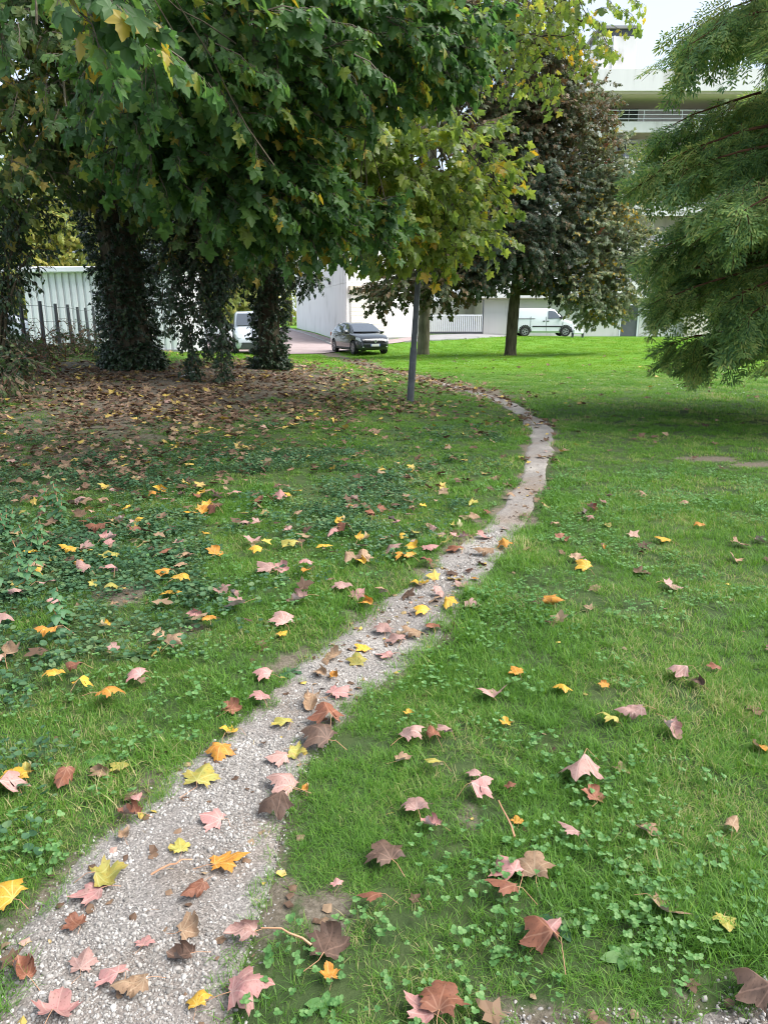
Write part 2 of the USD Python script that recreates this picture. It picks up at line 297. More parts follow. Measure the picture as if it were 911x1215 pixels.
def ray(px, py):
    a, b = (px - W0 / 2) / FPX, (H0 / 2 - py) / FPX
    return np.array([a, CP + b * SP, -SP + b * CP])
def space(px, py, Y):
    d = ray(px, py); t = Y / d[1]
    return np.array([d[0] * t, Y, EYE + d[2] * t])
def at(px, py):
    """the ground point seen at a point of the photograph"""
    d = ray(px, py); h = 0.0
    for _ in range(12):
        t = (EYE - h) / max(-d[2], .004)
        t = min(t, 120)
        h = .5 * h + .5 * float(height(d[0] * t, d[1] * t))
    return np.array([d[0] * t, d[1] * t, h])

# the trodden path, as its two edges over the distance
_L = [(-70, 1290), (0, 1190), (20, 1110), (110, 1000), (190, 945), (245, 890), (290, 840), (350, 790), (405, 755), (440, 722), (500, 682), (558, 640), (600, 592), (622, 555), (631, 522), (615, 492), (580, 472), (535, 460), (490, 449), (455, 441)]
_R = [(300, 1290), (275, 1190), (292, 1100), (335, 985), (380, 890), (432, 830), (500, 782), (540, 735), (572, 690), (603, 648), (632, 600), (652, 560), (658, 527), (650, 503), (625, 484), (590, 470), (545, 459), (500, 448), (462, 440)]
def _edge(ps):
    w = np.array([at(*p)[:2] for p in ps]); w = w[np.argsort(w[:, 1])]
    return w
_EL, _ER = _edge(_L), _edge(_R)
Y0P, Y1P = .9, min(_EL[-1, 1], _ER[-1, 1])
def path_edges(y):
    w = meshkit.fbm(np.stack([np.asarray(y) * 1.7, np.zeros_like(y), np.zeros_like(y)], -1), 3, 21) - .5
    w2 = meshkit.fbm(np.stack([np.asarray(y) * 1.7, np.full_like(y, 9.), np.zeros_like(y)], -1), 3, 22) - .5
    return np.interp(y, _EL[:, 1], _EL[:, 0]) + w * .16, np.interp(y, _ER[:, 1], _ER[:, 0]) + w2 * .16
def path_in(x, y):
    """metres inside the path (negative outside)"""
    l, r = path_edges(np.asarray(y, float))
    d = np.minimum(x - l, r - x)
    d = np.where((y > Y1P) | (y < .2), -5, d)
    c = cross_in(x, y)
    return np.maximum(d, c)
def cross_in(x, y):
    """the second gravel walk that crosses just before the camera's feet"""
    e = 1.45 + (meshkit.fbm(np.stack([np.asarray(x) * 2.3, np.full_like(x, 4.), np.zeros_like(x)], -1), 3, 31) - .5) * .22
    return np.where(np.asarray(x) > .22, np.minimum(e - y, np.asarray(x) - .28), -5)
# bare earth
_SOIL = [(392, 1090, .12, .2), (150, 705, .30, .35), (235, 745, .2, .2), (560, 980, .10, .16), (850, 545, .9, .32), (905, 552, .8, .35), (770, 530, .5, .2), (500, 850, .10, .18), (90, 640, .3, .3)]
_SOILW = [(at(a, b)[:2], c, d) for a, b, c, d in _SOIL]
_TR = np.array([at(*p)[:2] for p in [(590, 470), (540, 458), (500, 449), (460, 440), (430, 432), (405, 424), (388, 418)]])
def seg_dist(x, y, P):
    d = np.full(np.shape(x), 1e9)
    for a, b in zip(P[:-1], P[1:]):
        v = b - a; t = np.clip(((x - a[0]) * v[0] + (y - a[1]) * v[1]) / (v @ v), 0, 1)
        d = np.minimum(d, np.hypot(x - a[0] - t * v[0], y - a[1] - t * v[1]))
    return d
def soil_mask(x, y):
    p = np.stack([x, y, np.zeros_like(x)], -1)
    n = meshkit.fbm(p * 4, 3, 41) - .5
    m = np.zeros_like(x)
    for c, rx, ry in _SOILW:
        m = np.maximum(m, 1.05 - 1.5 * np.sqrt(((x - c[0]) / rx) ** 2 + ((y - c[1]) / ry) ** 2) + n * 2.2)
    m = np.maximum(m, 1.2 - seg_dist(x, y, _TR) / .75 + n * 1.4)
    m = np.maximum(m, .6 + path_in(x, y) / .15 + n * 2.2)          # trampled rim
    m = np.maximum(m, litter_mask(x, y) * 1.25 - .35 + n * .6)
    return np.clip(m, 0, 1)
_LT = Polygon([at(*p)[:2] for p in [(-160, 640), (-120, 430), (30, 412), (150, 425), (330, 427), (430, 437), (520, 455), (480, 480), (400, 505), (300, 530), (180, 575), (60, 620)]])
_LTB = np.array(_LT.exterior.coords)
import shapely
def litter_mask(x, y):
    shp = np.shape(x)
    pts = shapely.points(np.ravel(x), np.ravel(y))
    ins = shapely.contains(_LT, pts)
    d = shapely.distance(_LT.exterior, pts)
    sd = np.where(ins, d, -d).reshape(shp)
    return np.clip(.34 + sd / 4.6, 0, 1)
def left_of_path(x, y):
    return path_edges(np.asarray(y, float))[0] - x

def ground_sheet():
    ys = np.concatenate([np.arange(-6, .8, .4), np.arange(.8, 6, .045), np.arange(6, 14, .1), np.arange(14, 30, .22), np.arange(30, 60, .5), np.arange(60, 120, 3), np.geomspace(120, 900, 12)])
    xs = np.concatenate([-np.geomspace(12, 600, 26)[::-1], np.arange(-11.8, -3, .2), np.arange(-3, 3, .05), np.arange(3, 11.9, .2), np.geomspace(12, 600, 26)])
    X, Y = np.meshgrid(xs, ys)
    Z = height(X, Y)
    pin = path_in(X, Y)
    Z = Z - np.clip(pin / .08, 0, 1) * .03          # the path's bed
    v = np.stack([X, Y, Z], -1).reshape(-1, 3)
    ny, nx = X.shape
    i = (np.arange(ny - 1)[:, None] * nx + np.arange(nx - 1)[None]).ravel()
    f = np.concatenate([np.stack([i, i + 1, i + nx + 1], 1), np.stack([i, i + nx + 1, i + nx], 1)])
    return v, f, X.ravel(), Y.ravel()
M['ground'] = mat('ground_soil', {
    'g': ('geometry', {}), 'so': ('attribute', {'attribute': 'soil'}), 'gr': ('attribute', {'attribute': 'green'}),
    'n': ('noise_texture', {'scale': 5.0, 'detail': 8.0, 'roughness': .65}), 'n2': ('noise_texture', {'scale': 70.0, 'detail': 5.0, 'roughness': .7}), 'n3': ('noise_texture', {'scale': .6, 'detail': 4.0}),
    'r1': ('rgb_ramp', {'ramp': [(.3, (.036, .062, .022)), (.7, (.065, .09, .032))]}),
    'r2': ('rgb_ramp', {'ramp': [(.3, (.08, .066, .046)), (.55, (.145, .122, .092)), (.75, (.235, .20, .16))]}),
    'r3': ('rgb_ramp', {'ramp': [(.3, (.085, .20, .016)), (.7, (.13, .26, .026))]}),
    'm1': ('mix', {}), 'm2': ('mix', {}), 'n4': ('noise_texture', {'scale': 16.0, 'detail': 6.0, 'roughness': .75}), 'nr': ('map_range', {'from_min': .3, 'from_max': .7, 'to_min': -.45, 'to_max': .45}), 'sa': ('math', {'math_type': 'add'}), 'sm': ('map_range', {'from_min': .3, 'from_max': .75, 'clamp': True}), 'bp': ('bump', {'strength': .9, 'distance': .012}), 'p': ('principled_bsdf', {'roughness': .95, 'specular_ior_level': .15})},
    [('g.position', 'n.vector'), ('g.position', 'n2.vector'), ('g.position', 'n3.vector'), ('n.fac', 'r1.fac'), ('n2.fac', 'r2.fac'), ('n3.fac', 'r3.fac'),
     ('r1.color', 'm1.color1'), ('r3.color', 'm1.color2'), ('gr.fac', 'm1.fac'), ('m1.color', 'm2.color1'), ('r2.color', 'm2.color2'), ('g.position', 'n4.vector'), ('n4.fac', 'nr.value'), ('so.fac', 'sa.value1'), ('nr.result', 'sa.value2'), ('sa.value', 'sm.value'), ('sm.result', 'm2.fac'), ('m2.color', 'p.base_color'), ('n2.fac', 'bp.height'), ('bp.normal', 'p.normal')])
def add_primvar(prim, name, a):
    UsdGeom.PrimvarsAPI(prim).CreatePrimvar(name, Sdf.ValueTypeNames.FloatArray, 'vertex').Set(Vt.FloatArray.FromNumpy(np.asarray(a, np.float32)))
def prim_uv(prim, uv):
    UsdGeom.PrimvarsAPI(prim).CreatePrimvar('st', Sdf.ValueTypeNames.TexCoord2fArray, 'vertex').Set(Vt.Vec2fArray.FromNumpy(np.asarray(uv, np.float32)))
_gv, _gf, _gx, _gy = ground_sheet()
g = obj('ground', (_gv, _gf), M['ground'], smooth=True)
add_primvar(g, 'soil', soil_mask(_gx, _gy)); add_primvar(g, 'green', np.clip((_gy - 14) / 14, 0, 1))
tag(g, kind='structure')

M['gravel_bed'] = mat('gravel_bed', {
    'g': ('geometry', {}), 'n': ('noise_texture', {'scale': 1.1, 'detail': 6.0, 'roughness': .6}), 'v': ('voronoi_texture', {'scale': 210.0, 'randomness': 1.0}), 'n2': ('noise_texture', {'scale': 160.0, 'detail': 4.0, 'roughness': .7}),
    'r': ('rgb_ramp', {'ramp': [(.32, (.20, .160, .128)), (.5, (.225, .205, .188)), (.68, (.34, .31, .275))]}),
    'r2': ('rgb_ramp', {'ramp': [(.0, (.62, .62, .62)), (.4, (.9, .9, .9)), (.75, (1.15, 1.15, 1.15)), (1, (1.6, 1.6, 1.6))]}), 'sc': ('separate_color', {}), 'mm': ('mix', {'mix_type': 'multiply', 'fac': 1.0}),
    'bp': ('bump', {'strength': 1.0, 'distance': .006}), 'p': ('principled_bsdf', {'roughness': .95, 'specular_ior_level': .15})},
    [('g.position', 'n.vector'), ('g.position', 'v.vector'), ('g.position', 'n2.vector'), ('n.fac', 'r.fac'), ('v.color', 'sc.color'), ('sc.r', 'r2.fac'), ('r.color', 'mm.color1'), ('r2.color', 'mm.color2'), ('mm.color', 'p.base_color'), ('n2.fac', 'bp.height'), ('bp.normal', 'p.normal')])
def path_strip():
    ys = np.concatenate([np.arange(.3, 5, .04), np.arange(5, Y1P, .1)])
    l, r = path_edges(ys)
    t = np.linspace(-.06, 1.06, 17)
    X = l[:, None] + (r - l)[:, None] * t[None]; Y = np.repeat(ys[:, None], 17, 1)
    e = np.minimum(t, 1 - t)[None]
    Z = height(X, Y) + np.where(e < 0, -.035, np.minimum(e * .12, .012) - .004) - .004
    k = len(ys); i = (np.arange(k - 1)[:, None] * 17 + np.arange(16)[None]).ravel()
    return np.stack([X, Y, Z], -1).reshape(-1, 3), np.concatenate([np.stack([i, i + 1, i + 18], 1), np.stack([i, i + 18, i + 17], 1)])
tag(obj('gravel_path', path_strip(), M['gravel_bed'], smooth=True), kind='structure')
def cross_strip():
    xs = np.arange(.26, 3.2, .05); ys = np.linspace(-.6, 1, 12)
    e = 1.45 + (meshkit.fbm(np.stack([xs * 2.3, np.full_like(xs, 4.), np.zeros_like(xs)], -1), 3, 31) - .5) * .22
    t = np.linspace(0, 1, 14)
    Y = -.5 + (e[:, None] + .05 + .5) * t[None]; X = np.repeat(xs[:, None], 14, 1)
    Z = height(X, Y) - .004 + np.where(t[None] > .96, -.03, .0)
    k = len(xs); i = (np.arange(k - 1)[:, None] * 14 + np.arange(13)[None]).ravel()
    return np.stack([X, Y, Z], -1).reshape(-1, 3), np.concatenate([np.stack([i, i + 15, i + 1], 1), np.stack([i, i + 14, i + 15], 1)])
tag(obj('gravel_walk', cross_strip(), M['gravel_bed'], smooth=True), kind='structure')

# ------------------------------------------------------------------ roads and buildings
def sheet(name, poly, dz, m, size=.7):
    v, f = trimesh.creation.triangulate_polygon(Polygon(poly), engine='earcut')
    v = np.column_stack([v, np.zeros(len(v))])
    v, f = trimesh.remesh.subdivide_to_size(v, f, size, max_iter=14)
    t = trimesh.Trimesh(v, f); t.merge_vertices()
    v = np.array(t.vertices); v[:, 2] = height(v[:, 0], v[:, 1]) + dz
    f = np.array(t.faces); n = np.cross(v[f[:, 1]] - v[f[:, 0]], v[f[:, 2]] - v[f[:, 0]])
    f[n[:, 2] < 0] = f[n[:, 2] < 0][:, ::-1]
    return tag(obj(name, (v, f), m, smooth=True), kind='structure')
CW, LW, RW = np.array([-2.45, 50.0]), np.array([-8.9, 78.0]), np.array([2.45, 52.2])
ROADP = [(-40, 37.5), (-14, 35.6), (-5.2, 35.4), (-2.9, 36.6), (-1.6, 39.5), (-.6, 44.5), (1.0, 46.4), (2.0, 48.2), (2.6, 51.7), (-2.45, 49.6), (-9.9, 78.5), (-14, 90), (-22, 90), (-17.5, 60), (-40, 58)]
sheet('road', ROADP, .035, M['road'])
sheet('driveway', [(1.35, 46.5), (5.0, 46.6), (8.4, 49.6), (8.4, 53.9), (2.7, 53.9), (2.66, 51.7), (2.06, 48.2)], .045, M['drive'])
def kerb_line(pts, w=.14, h=.13):
    pts = np.array(pts, float); out = []
    for a, b in zip(pts[:-1], pts[1:]):
        n = max(1, int(np.hypot(*(b - a)) / 1.0))
        for k in range(n):
            p, q = a + (b - a) * k / n, a + (b - a) * (k + .985) / n
            c = (p + q) / 2; L = np.hypot(*(q - p)); ang = math.atan2(q[1] - p[1], q[0] - p[0])
            out.append(bx(L, w, h + .3, (c[0], c[1], float(height(c[0], c[1])) + h - (h + .3) / 2), ang))
    return out
kx = UsdGeom.Xform.Define(stage, '/World/kerb'); tag(kx, kind='structure')
for m_ in kerb_line([(-3.1, 48.3), (-10.2, 77.5)]) + kerb_line([(-5.2, 35.3), (-14, 35.5)], h=.07) + kerb_line([(1.3, 46.4), (5.0, 46.45), (8.4, 49.5)], h=.07):
    obj('kerb_stone', m_, M['kerb'], kx, smooth=False)

def wall_run(parent, p, q, z0, z1, m, width=3.0, rows=(1.0,), th=.25, name='wall_panel', gap=.018):
    """prefabricated panels between p and q with open joints over a backing wall"""
    p, q = np.array(p, float), np.array(q, float)
    L = np.hypot(*(q - p)); d = (q - p) / L; nrm = np.array([d[1], -d[0]]); ang = math.atan2(d[1], d[0])
    c = (p + q) / 2 - nrm * (th / 2 + .02)
    obj('wall', bx(L - .01, th, z1 - z0, (c[0], c[1], (z0 + z1) / 2), ang), m, parent, smooth=False)
    n = max(1, round(L / width)); zs = np.concatenate([[z0], z0 + np.cumsum(rows) / np.sum(rows) * (z1 - z0)])
    for k in range(n):
        for a, b in zip(zs[:-1], zs[1:]):
            mid = p + d * (k + .5) * L / n
            obj(name, bx(L / n - gap, .05, b - a - gap, (mid[0], mid[1], (a + b) / 2), ang), m, parent, smooth=False)
    return d, nrm, ang
bld = thing('garage_building', 'low white rendered building with a roller door, standing behind the parked black hatchback', 'building')
wall_run(bld, LW, CW, -.6, 7.2, M['white_wall'], 3.1, (4.3, 3.5))
d_, n_, a_ = wall_run(bld, CW, RW, -.6, 7.2, M['white_wall'], 2.7, (4.3, 3.5))
pc = CW + d_ * .12
def facade(parent, name, m, s0, s1, z0, z1, out, th=.06):
    c = CW + d_ * (s0 + s1) / 2 + n_ * out
    return obj(name, bx(s1 - s0, th, z1 - z0, (c[0], c[1], (z0 + z1) / 2), a_), m, parent, smooth=False)
dr = facade(bld, 'roller_door', M['shutter'], .25, 2.75, -.3, 3.05, .07)
for k in range(12):
    facade(dr, 'slat', M['shutter'], .28, 2.72, -.25 + k * .27, -.005 + k * .27, .115, .03)
facade(bld, 'shutter_box', M['soffit'], .15, 2.85, 3.06, 3.5, .16, .3)
facade(bld, 'plinth', M['drive'], 2.9, 5.3, -.4, .22, .05, .05)
obj('roof', trimesh.creation.extrude_polygon(Polygon([CW + n_ * .3 + (-.35, 0), RW + n_ * .3, (RW + (0, 10)), LW + (12, 3), LW + (-.3, .2)]), .3, engine='earcut').apply_translation((0, 0, 7.2)), M['white_wall'], bld, smooth=False)
for s in (.22, .52, .78):                                           # small vent hoods high on the side wall
    c = LW + (CW - LW) * s; dl = (CW - LW) / np.hypot(*(CW - LW)); nl = np.array([dl[1], -dl[0]])
    c = c + nl * .1
    obj('wall_vent', bx(.2, .16, .34, (c[0], c[1], 4.0), math.atan2(dl[1], dl[0]), .02), M['dark_metal'], bld, smooth=False)

pod = thing('apartment_building', 'white apartment building with tiered balconies and a grey service door at lawn level', 'building')
FY = 54.0
def fbox(parent, name, m, x0, x1, z0, z1, y0=FY, th=.25, bevel=0.0):
    return obj(name, bx(x1 - x0, th, z1 - z0, ((x0 + x1) / 2, y0 + th / 2, (z0 + z1) / 2), 0, bevel), m, parent, smooth=False)
wall_run(pod, (6.95, FY), (16.65, FY), -.3, 2.75, M['white_wall'], 2.45, (3.0,))
wall_run(pod, (18.05, FY), (21.0, FY), -.3, 2.75, M['white_wall'], 3.0, (3.0,))
wall_run(pod, (21.0, FY - .55), (36.0, FY - .55), -.3, 2.75, M['cream_wall'], 3.0, (3.0,))
fbox(pod, 'wall', M['white_wall'], 16.66, 18.04, 2.42, 2.75)
dd = fbox(pod, 'service_door', M['door_grey'], 16.78, 17.92, .0, 2.36, FY + .06, .08)
fbox(dd, 'handle', M['chrome'], 16.88, 17.02, 1.05, 1.09, FY + .0, .05)
for x in (16.67, 17.93):
    fbox(pod, 'door_frame', M['white_metal'], x, x + .1, -.3, 2.41, FY - .03, .2)
fbox(pod, 'soffit', M['soffit'], 6.0, 36, 2.752, 2.83, FY - .8, 12)
fbox(pod, 'parapet', M['white_wall'], 6.0, 36, 2.832, 3.9, FY - .9, .2)
fbox(pod, 'roof', M['soffit'], 6.02, 35.9, 3.0, 3.3, FY - .68, 11.6)
# tiers of flats over the podium
fbox(pod, 'wall', M['white_wall'], 9.0, 30, 3.31, 16.2, FY + 3.2, 8.5)
for k in range(5):
    z = 3.35 + 2.62 * k
    for x0, x1 in ((9.5, 14.4), (14.75, 22.6), (23, 29.5)):
        fbox(pod, 'balcony_slab', M['soffit'], x0, x1, z - .12, z + .08, FY + .5, 2.69)
        fbox(pod, 'balcony_front', M['white_wall'], x0, x1, z - .30, z + .36, FY + .38, .115)
        for j, zz in enumerate((.56, .82, 1.08)):
            fbox(pod, 'balcony_rail', M['white_metal'], x0 + .02, x1 - .02, z + zz - .02, z + zz + .02, FY + .52, .04)
        for xx in np.linspace(x0 + .1, x1 - .1, 4):
            fbox(pod, 'rail_post', M['white_metal'], xx - .02, xx + .02, z + .08, z + 1.06, FY + .565, .04)
        w = fbox(pod, 'red_panel', M['red_panel'], x0 + .3, x0 + 1.55, z + .09, z + 2.36, FY + 3.12, .07)
        w = fbox(pod, 'balcony_window', M['white_metal'], x0 + 1.7, x0 + 3.1, z + .09, z + 2.3, FY + 3.14, .055)
        fbox(w, 'pane', M['car_glass'], x0 + 1.78, x0 + 2.36, z + .2, z + 2.2, FY + 3.11, .025)
        fbox(w, 'pane', M['car_glass'], x0 + 2.44, x0 + 3.02, z + .2, z + 2.2, FY + 3.11, .025)
        fbox(pod, 'shutter_box', M['white_metal'], x0 + 1.66, x0 + 3.14, z + 2.31, z + 2.42, FY + 3.08, .1)
for x in (14.43, 22.65, 29.55):
    fbox(pod, 'party_wall', M['white_wall'], x, x + .3, 3.32, 15.6, FY + .5, 2.69)
fbox(pod, 'soffit', M['soffit'], 13.2, 30.4, 15.61, 15.74, FY - .6, 12)
fbox(pod, 'roof_band', M['white_wall'], 13.1, 30.5, 15.741, 17.0, FY - .75, .3)
fbox(pod, 'roof', M['white_wall'], 13.1, 30.5, 16.41, 16.8, FY - .44, 12)
pt = fbox(pod, 'penthouse', M['white_wall'], 14.1, 16.55, 16.81, 19.3, FY + .6, 3)
fbox(pt, 'penthouse_roof', M['drive'], 14.0, 16.75, 19.75, 19.9, FY + .5, 3.2)
fbox(pt, 'louvre', M['dark_metal'], 14.2, 16.5, 19.301, 19.749, FY + .7, 2.8)
fbox(pt, 'downpipe', M['white_metal'], 15.0, 15.1, 16.81, 19.3, FY + .5, .09)

# sliding gate and what stands behind it
gate = thing('sliding_gate', 'low white sliding gate of upright bars across the driveway', 'gate', (0, 0, 0))
gz = float(height(5.0, 53.2)) + .06
fbox(gate, 'bottom_rail', M['dark_metal'], 3.2, 6.85, gz, gz + .14, 53.2, .07)
fbox(gate, 'top_rail', M['white_metal'], 3.2, 6.85, gz + 1.22, gz + 1.30, 53.2, .06)
for k in range(27):
    x = 3.24 + k * .1385
    fbox(gate, 'bar', M['white_metal'], x - .036, x + .036, gz + .14, gz + 1.22, 53.21, .04)
fbox(gate, 'end_post', M['dark_metal'], 6.86, 6.94, gz - .1, gz + 2.3, 53.2, .08)
fbox(pod, 'court_wall', M['white_wall'], 2.5, 7.0, -.2, 2.75, FY + 5.5, .2)
fbox(pod, 'court_wall', M['white_wall'], 6.99, 7.24, -.3, 2.74, FY + .28, 5.2)
fbox(pod, 'court_wall', M['white_wall'], 2.2, 2.45, -.3, 2.74, FY - .4, 6)
fbox(pod, 'wall', M['white_wall'], 20.97, 21.2, -.3, 2.74, FY - .49, 1.4)
fbox(pod, 'garage_door', M['shutter'], 3.0, 6.3, .2, 2.3, FY + 5.4, .08)

# street pieces by the car
b_ = at(453, 404)
bo = thing('bollard', 'short pale grey service box post standing behind the hatchback', 'bollard', b_)
obj('body', bx(.22, .16, .95, (0, 0, .38), 0, .03), M['kerb'], bo, smooth=False); obj('cap', bx(.26, .2, .05, (0, 0, .88), 0, .02), M['drive'], bo, smooth=False)
b_ = at(448.5, 404.5)
sg = thing('marker_post', 'thin dark steel post beside the pale service box', 'post', b_)
obj('pole', tube([(0, 0, -.2), (0, 0, 1.25)], .035, 8), M['dark_metal'], sg); obj('cap', tube([(0, 0, 1.25), (0, 0, 1.3)], .05, 8), M['dark_metal'], sg)
b_ = space(685, 398, 50.0); b_[2] = float(height(b_[0], 50.0))
st = thing('low_stand', 'small white low stand with dark feet beside the van nose', 'stand', b_)
obj('top', bx(.62, .4, .32, (0, 0, .42), 0, .05), M['white_metal'], st, smooth=False)
for s in (-1, 1):
    obj('foot', bx(.1, .3, .34, (s * .33, 0, .17), 0, .03), M['dark_metal'], st, smooth=False)
rl = thing('railing', 'short dark metal railing at the far corner of the road', 'railing', (-10.6, 77.0, float(height(-10.6, 77.0))))
for k in range(4):
    obj('upright', bx(.06, .06, 1.15, (-k * .62, -.4 * k, .5)), M['dark_metal'], rl, smooth=False)
obj('rail', tube([(0, 0, 1.08), (-1.86, -1.2, 1.08)], .035, 6), M['dark_metal'], rl); obj('rail', tube([(0, 0, .5), (-1.86, -1.2, .5)], .025, 6), M['dark_metal'], rl)

# ------------------------------------------------------------------ vehicles
def loft(stations, cap=True):
    """stations: list of (x, [(y, z), ...] half ring from bottom middle to top middle)"""
    rings = []
    for x, h in stations:
        h = np.array(h, float)
        r = np.vstack([h, (h * [-1, 1])[::-1][1:-1]]) if h[0, 0] == 0 and h[-1, 0] == 0 else np.vstack([h, (h * [-1, 1])[::-1]])
        rings.append(np.column_stack([np.full(len(r), x), r]))
    k, n = len(rings), len(rings[0])
    v = np.vstack(rings)
    i = np.arange(k - 1)[:, None] * n; j = np.arange(n)[None]; j2 = (j + 1) % n
    f = [np.stack([i + j, i + j2, i + n + j2], -1).reshape(-1, 3), np.stack([i + j, i + n + j2, i + n + j], -1).reshape(-1, 3)]
    v = np.vstack([v, rings[0].mean(0), rings[-1].mean(0)])
    jj = np.arange(n)
    f += [np.stack([np.full(n, k * n), (jj + 1) % n, jj], 1), np.stack([np.full(n, k * n + 1), (k - 1) * n + jj, (k - 1) * n + (jj + 1) % n], 1)]
    m = trimesh.Trimesh(v, np.vstack(f), process=False)
    m.fix_normals()
    return m
def to_man(m):
    return manifold3d.Manifold(manifold3d.Mesh(np.asarray(m.vertices, np.float32), np.asarray(m.faces, np.uint32)))
def from_man(q):
    a = q.to_mesh(); return trimesh.Trimesh(a.vert_properties[:, :3], a.tri_verts, process=False)
def quad(p):
    """thin pane through four points"""
    p = np.array(p, float); n = np.cross(p[1] - p[0], p[2] - p[0]); n /= np.linalg.norm(n)
    v = np.vstack([p + n * .004, p - n * .004])
    return trimesh.Trimesh(v, [(0, 1, 2), (0, 2, 3), (4, 6, 5), (4, 7, 6), (0, 4, 5), (0, 5, 1), (1, 5, 6), (1, 6, 2), (2, 6, 7), (2, 7, 3), (3, 7, 4), (3, 4, 0)], process=False)
def wheel(parent, x, y, r, w, side):
    t = trimesh.creation.revolve(np.array([(r * .62, -w / 2), (r * .94, -w / 2), (r, -w * .32), (r, w * .32), (r * .94, w / 2), (r * .62, w / 2), (r * .62, -w / 2)]), sections=28)
    t.apply_transform(trimesh.transformations.rotation_matrix(math.pi / 2, [1, 0, 0])); t.apply_translation((x, y, r))
    wh = obj('wheel', t, M['rubber'], parent)
    parts = [trimesh.creation.cylinder(r * .63, w * .5, sections=28), ]
    rim = trimesh.creation.annulus(r * .52, r * .63, w * .9, sections=28)
    sp = [rim, trimesh.creation.cylinder(r * .14, w * .95, sections=14)]
    for k in range(5):
        s = trimesh.creation.box([r * .5, r * .15, w * .84]); s.apply_translation((r * .33, 0, 0)); s.apply_transform(trimesh.transformations.rotation_matrix(k * 2 * math.pi / 5, [0, 0, 1])); sp.append(s)
    for nm, mm, q in (('hub', M['black_plastic'], cat(parts)), ('rim', M['rim'], cat(sp))):
        q.apply_transform(trimesh.transformations.rotation_matrix(math.pi / 2, [1, 0, 0])); q.apply_translation((x, y + side * .004, r)); obj(nm, q, mm, wh)
def hatchback(label, pos, rz, paint_, group=None, front=True):
    c = thing('hatchback', label, 'car', pos, rz, group)
    st_ = []
    for x, zb, zt, w, zbelt in ((-2.02, .42, .88, .66, .74), (-1.96, .30, .98, .76, .86), (-1.6, .22, 1.0, .84, .90), (-1.0, .19, .98, .865, .92), (0, .18, .97, .865, .90), (.75, .18, .985, .86, .88), (1.15, .19, .955, .855, .84), (1.55, .20, .895, .83, .78), (1.82, .21, .80, .77, .71), (1.97, .24, .68, .68, .62), (2.03, .34, .56, .58, .52)):
        st_.append((x, [(0, zb), (w * .86, zb), (w * .98, zb + .10), (w, (zb + zbelt) / 2), (w * .965, zbelt), (w * .90, zt - .015), (w * .55, zt + .012), (0, zt + .018)]))
    body = to_man(loft(st_))
    for x in (-1.27, 1.27):
        for s in (-1, 1):
            cy = trimesh.creation.cylinder(.365, .34, sections=32); cy.apply_transform(trimesh.transformations.rotation_matrix(math.pi / 2, [1, 0, 0])); cy.apply_translation((x, s * .82, .33)); body = body - to_man(cy)
    obj('body', from_man(body), paint_, c, smooth=35)
    cs = []
    for x, zr, wr, wb in ((-1.93, 1.0, .70, .74), (-1.62, 1.26, .60, .77), (-1.25, 1.40, .56, .79), (-.55, 1.455, .565, .80), (.0, 1.44, .555, .80), (.42, 1.33, .56, .79), (1.08, .975, .66, .77)):
        cs.append((x, [(0, .90), (wb, .90), (wb, .955), (wr + .02, zr - .04), (wr - .06, zr), (0, zr + .018)]))
    obj('cabin', loft(cs), paint_, c, smooth=40)
    for a, b, d, e in (((.33, .55, 1.36), (.33, -.55, 1.36), (1.05, -.70, 1.012), (1.05, .70, 1.012)),):
        obj('windscreen', quad(np.array([a, b, d, e]) + [.022, 0, .03]), M['car_glass'], c, smooth=False)
    obj('rear_window', quad(np.array([(-1.3, .5, 1.385), (-1.3, -.5, 1.385), (-1.84, -.62, 1.085), (-1.84, .62, 1.085)]) + [-.045, 0, .03]), M['car_glass'], c, smooth=False)
    for s in (-1, 1):
        def sw(p): return quad([(x, s * y, z) for x, y, z in p])
        obj('side_window', sw([(.72, .795, .985), (-.24, .815, .985), (-.24, .605, 1.385), (.22, .61, 1.345)]), M['car_glass'], c, smooth=False)
        obj('side_window', sw([(-.32, .815, .985), (-1.15, .812, 1.02), (-1.12, .64, 1.32), (-.32, .607, 1.385)]), M['car_glass'], c, smooth=False)
        obj('mirror', bx(.14, .2, .14, (.66, s * .93, 1.02), 0, .04), M['black_paint'], c)
        obj('headlight', trimesh.convex.convex_hull(np.array([(1.62, s * .815, .79), (1.60, s * .825, .70), (1.93, s * .70, .60), (2.0, s * .42, .60), (1.95, s * .40, .67), (1.80, s * .70, .765)]) + [.012, s * .012, .012]), M['lamp'], c)
        obj('fog_light', bx(.05, .24, .06, (1.99, s * .52, .36), 0, .02), M['lamp'], c)
        for x in (.22, -.78):
            obj('handle', bx(.2, .04, .035, (x - .2, s * .872, .84), 0, .01), paint_, c)
        obj('sill_trim', bx(1.9, .03, .09, (0, s * .868, .27), 0, .01), M['black_plastic'], c)
        obj('tail_light', bx(.12, .2, .2, (-1.95, s * .66, .88), 0, .03), M['red_panel'], c)
        for x in (-1.27, 1.27):
            wheel(c, x, s * .755, .315, .2, s)
    obj('grille', bx(.05, .98, .09, (2.005, 0, .60), 0, .02), M['black_plastic'], c)
    obj('lower_grille', bx(.06, 1.05, .15, (2.0, 0, .38), 0, .03), M['black_plastic'], c)
    z = np.array([(2.035, 0, .72), (2.035, .075, .62), (2.035, 0, .52), (2.035, -.075, .62)]); zi = z.copy(); zi[:, 1] *= .5; zi[:, 2] = .62 + (z[:, 2] - .62) * .55
    v = np.vstack([z, zi, z + [.02, 0, 0], zi + [.02, 0, 0]]); f = []
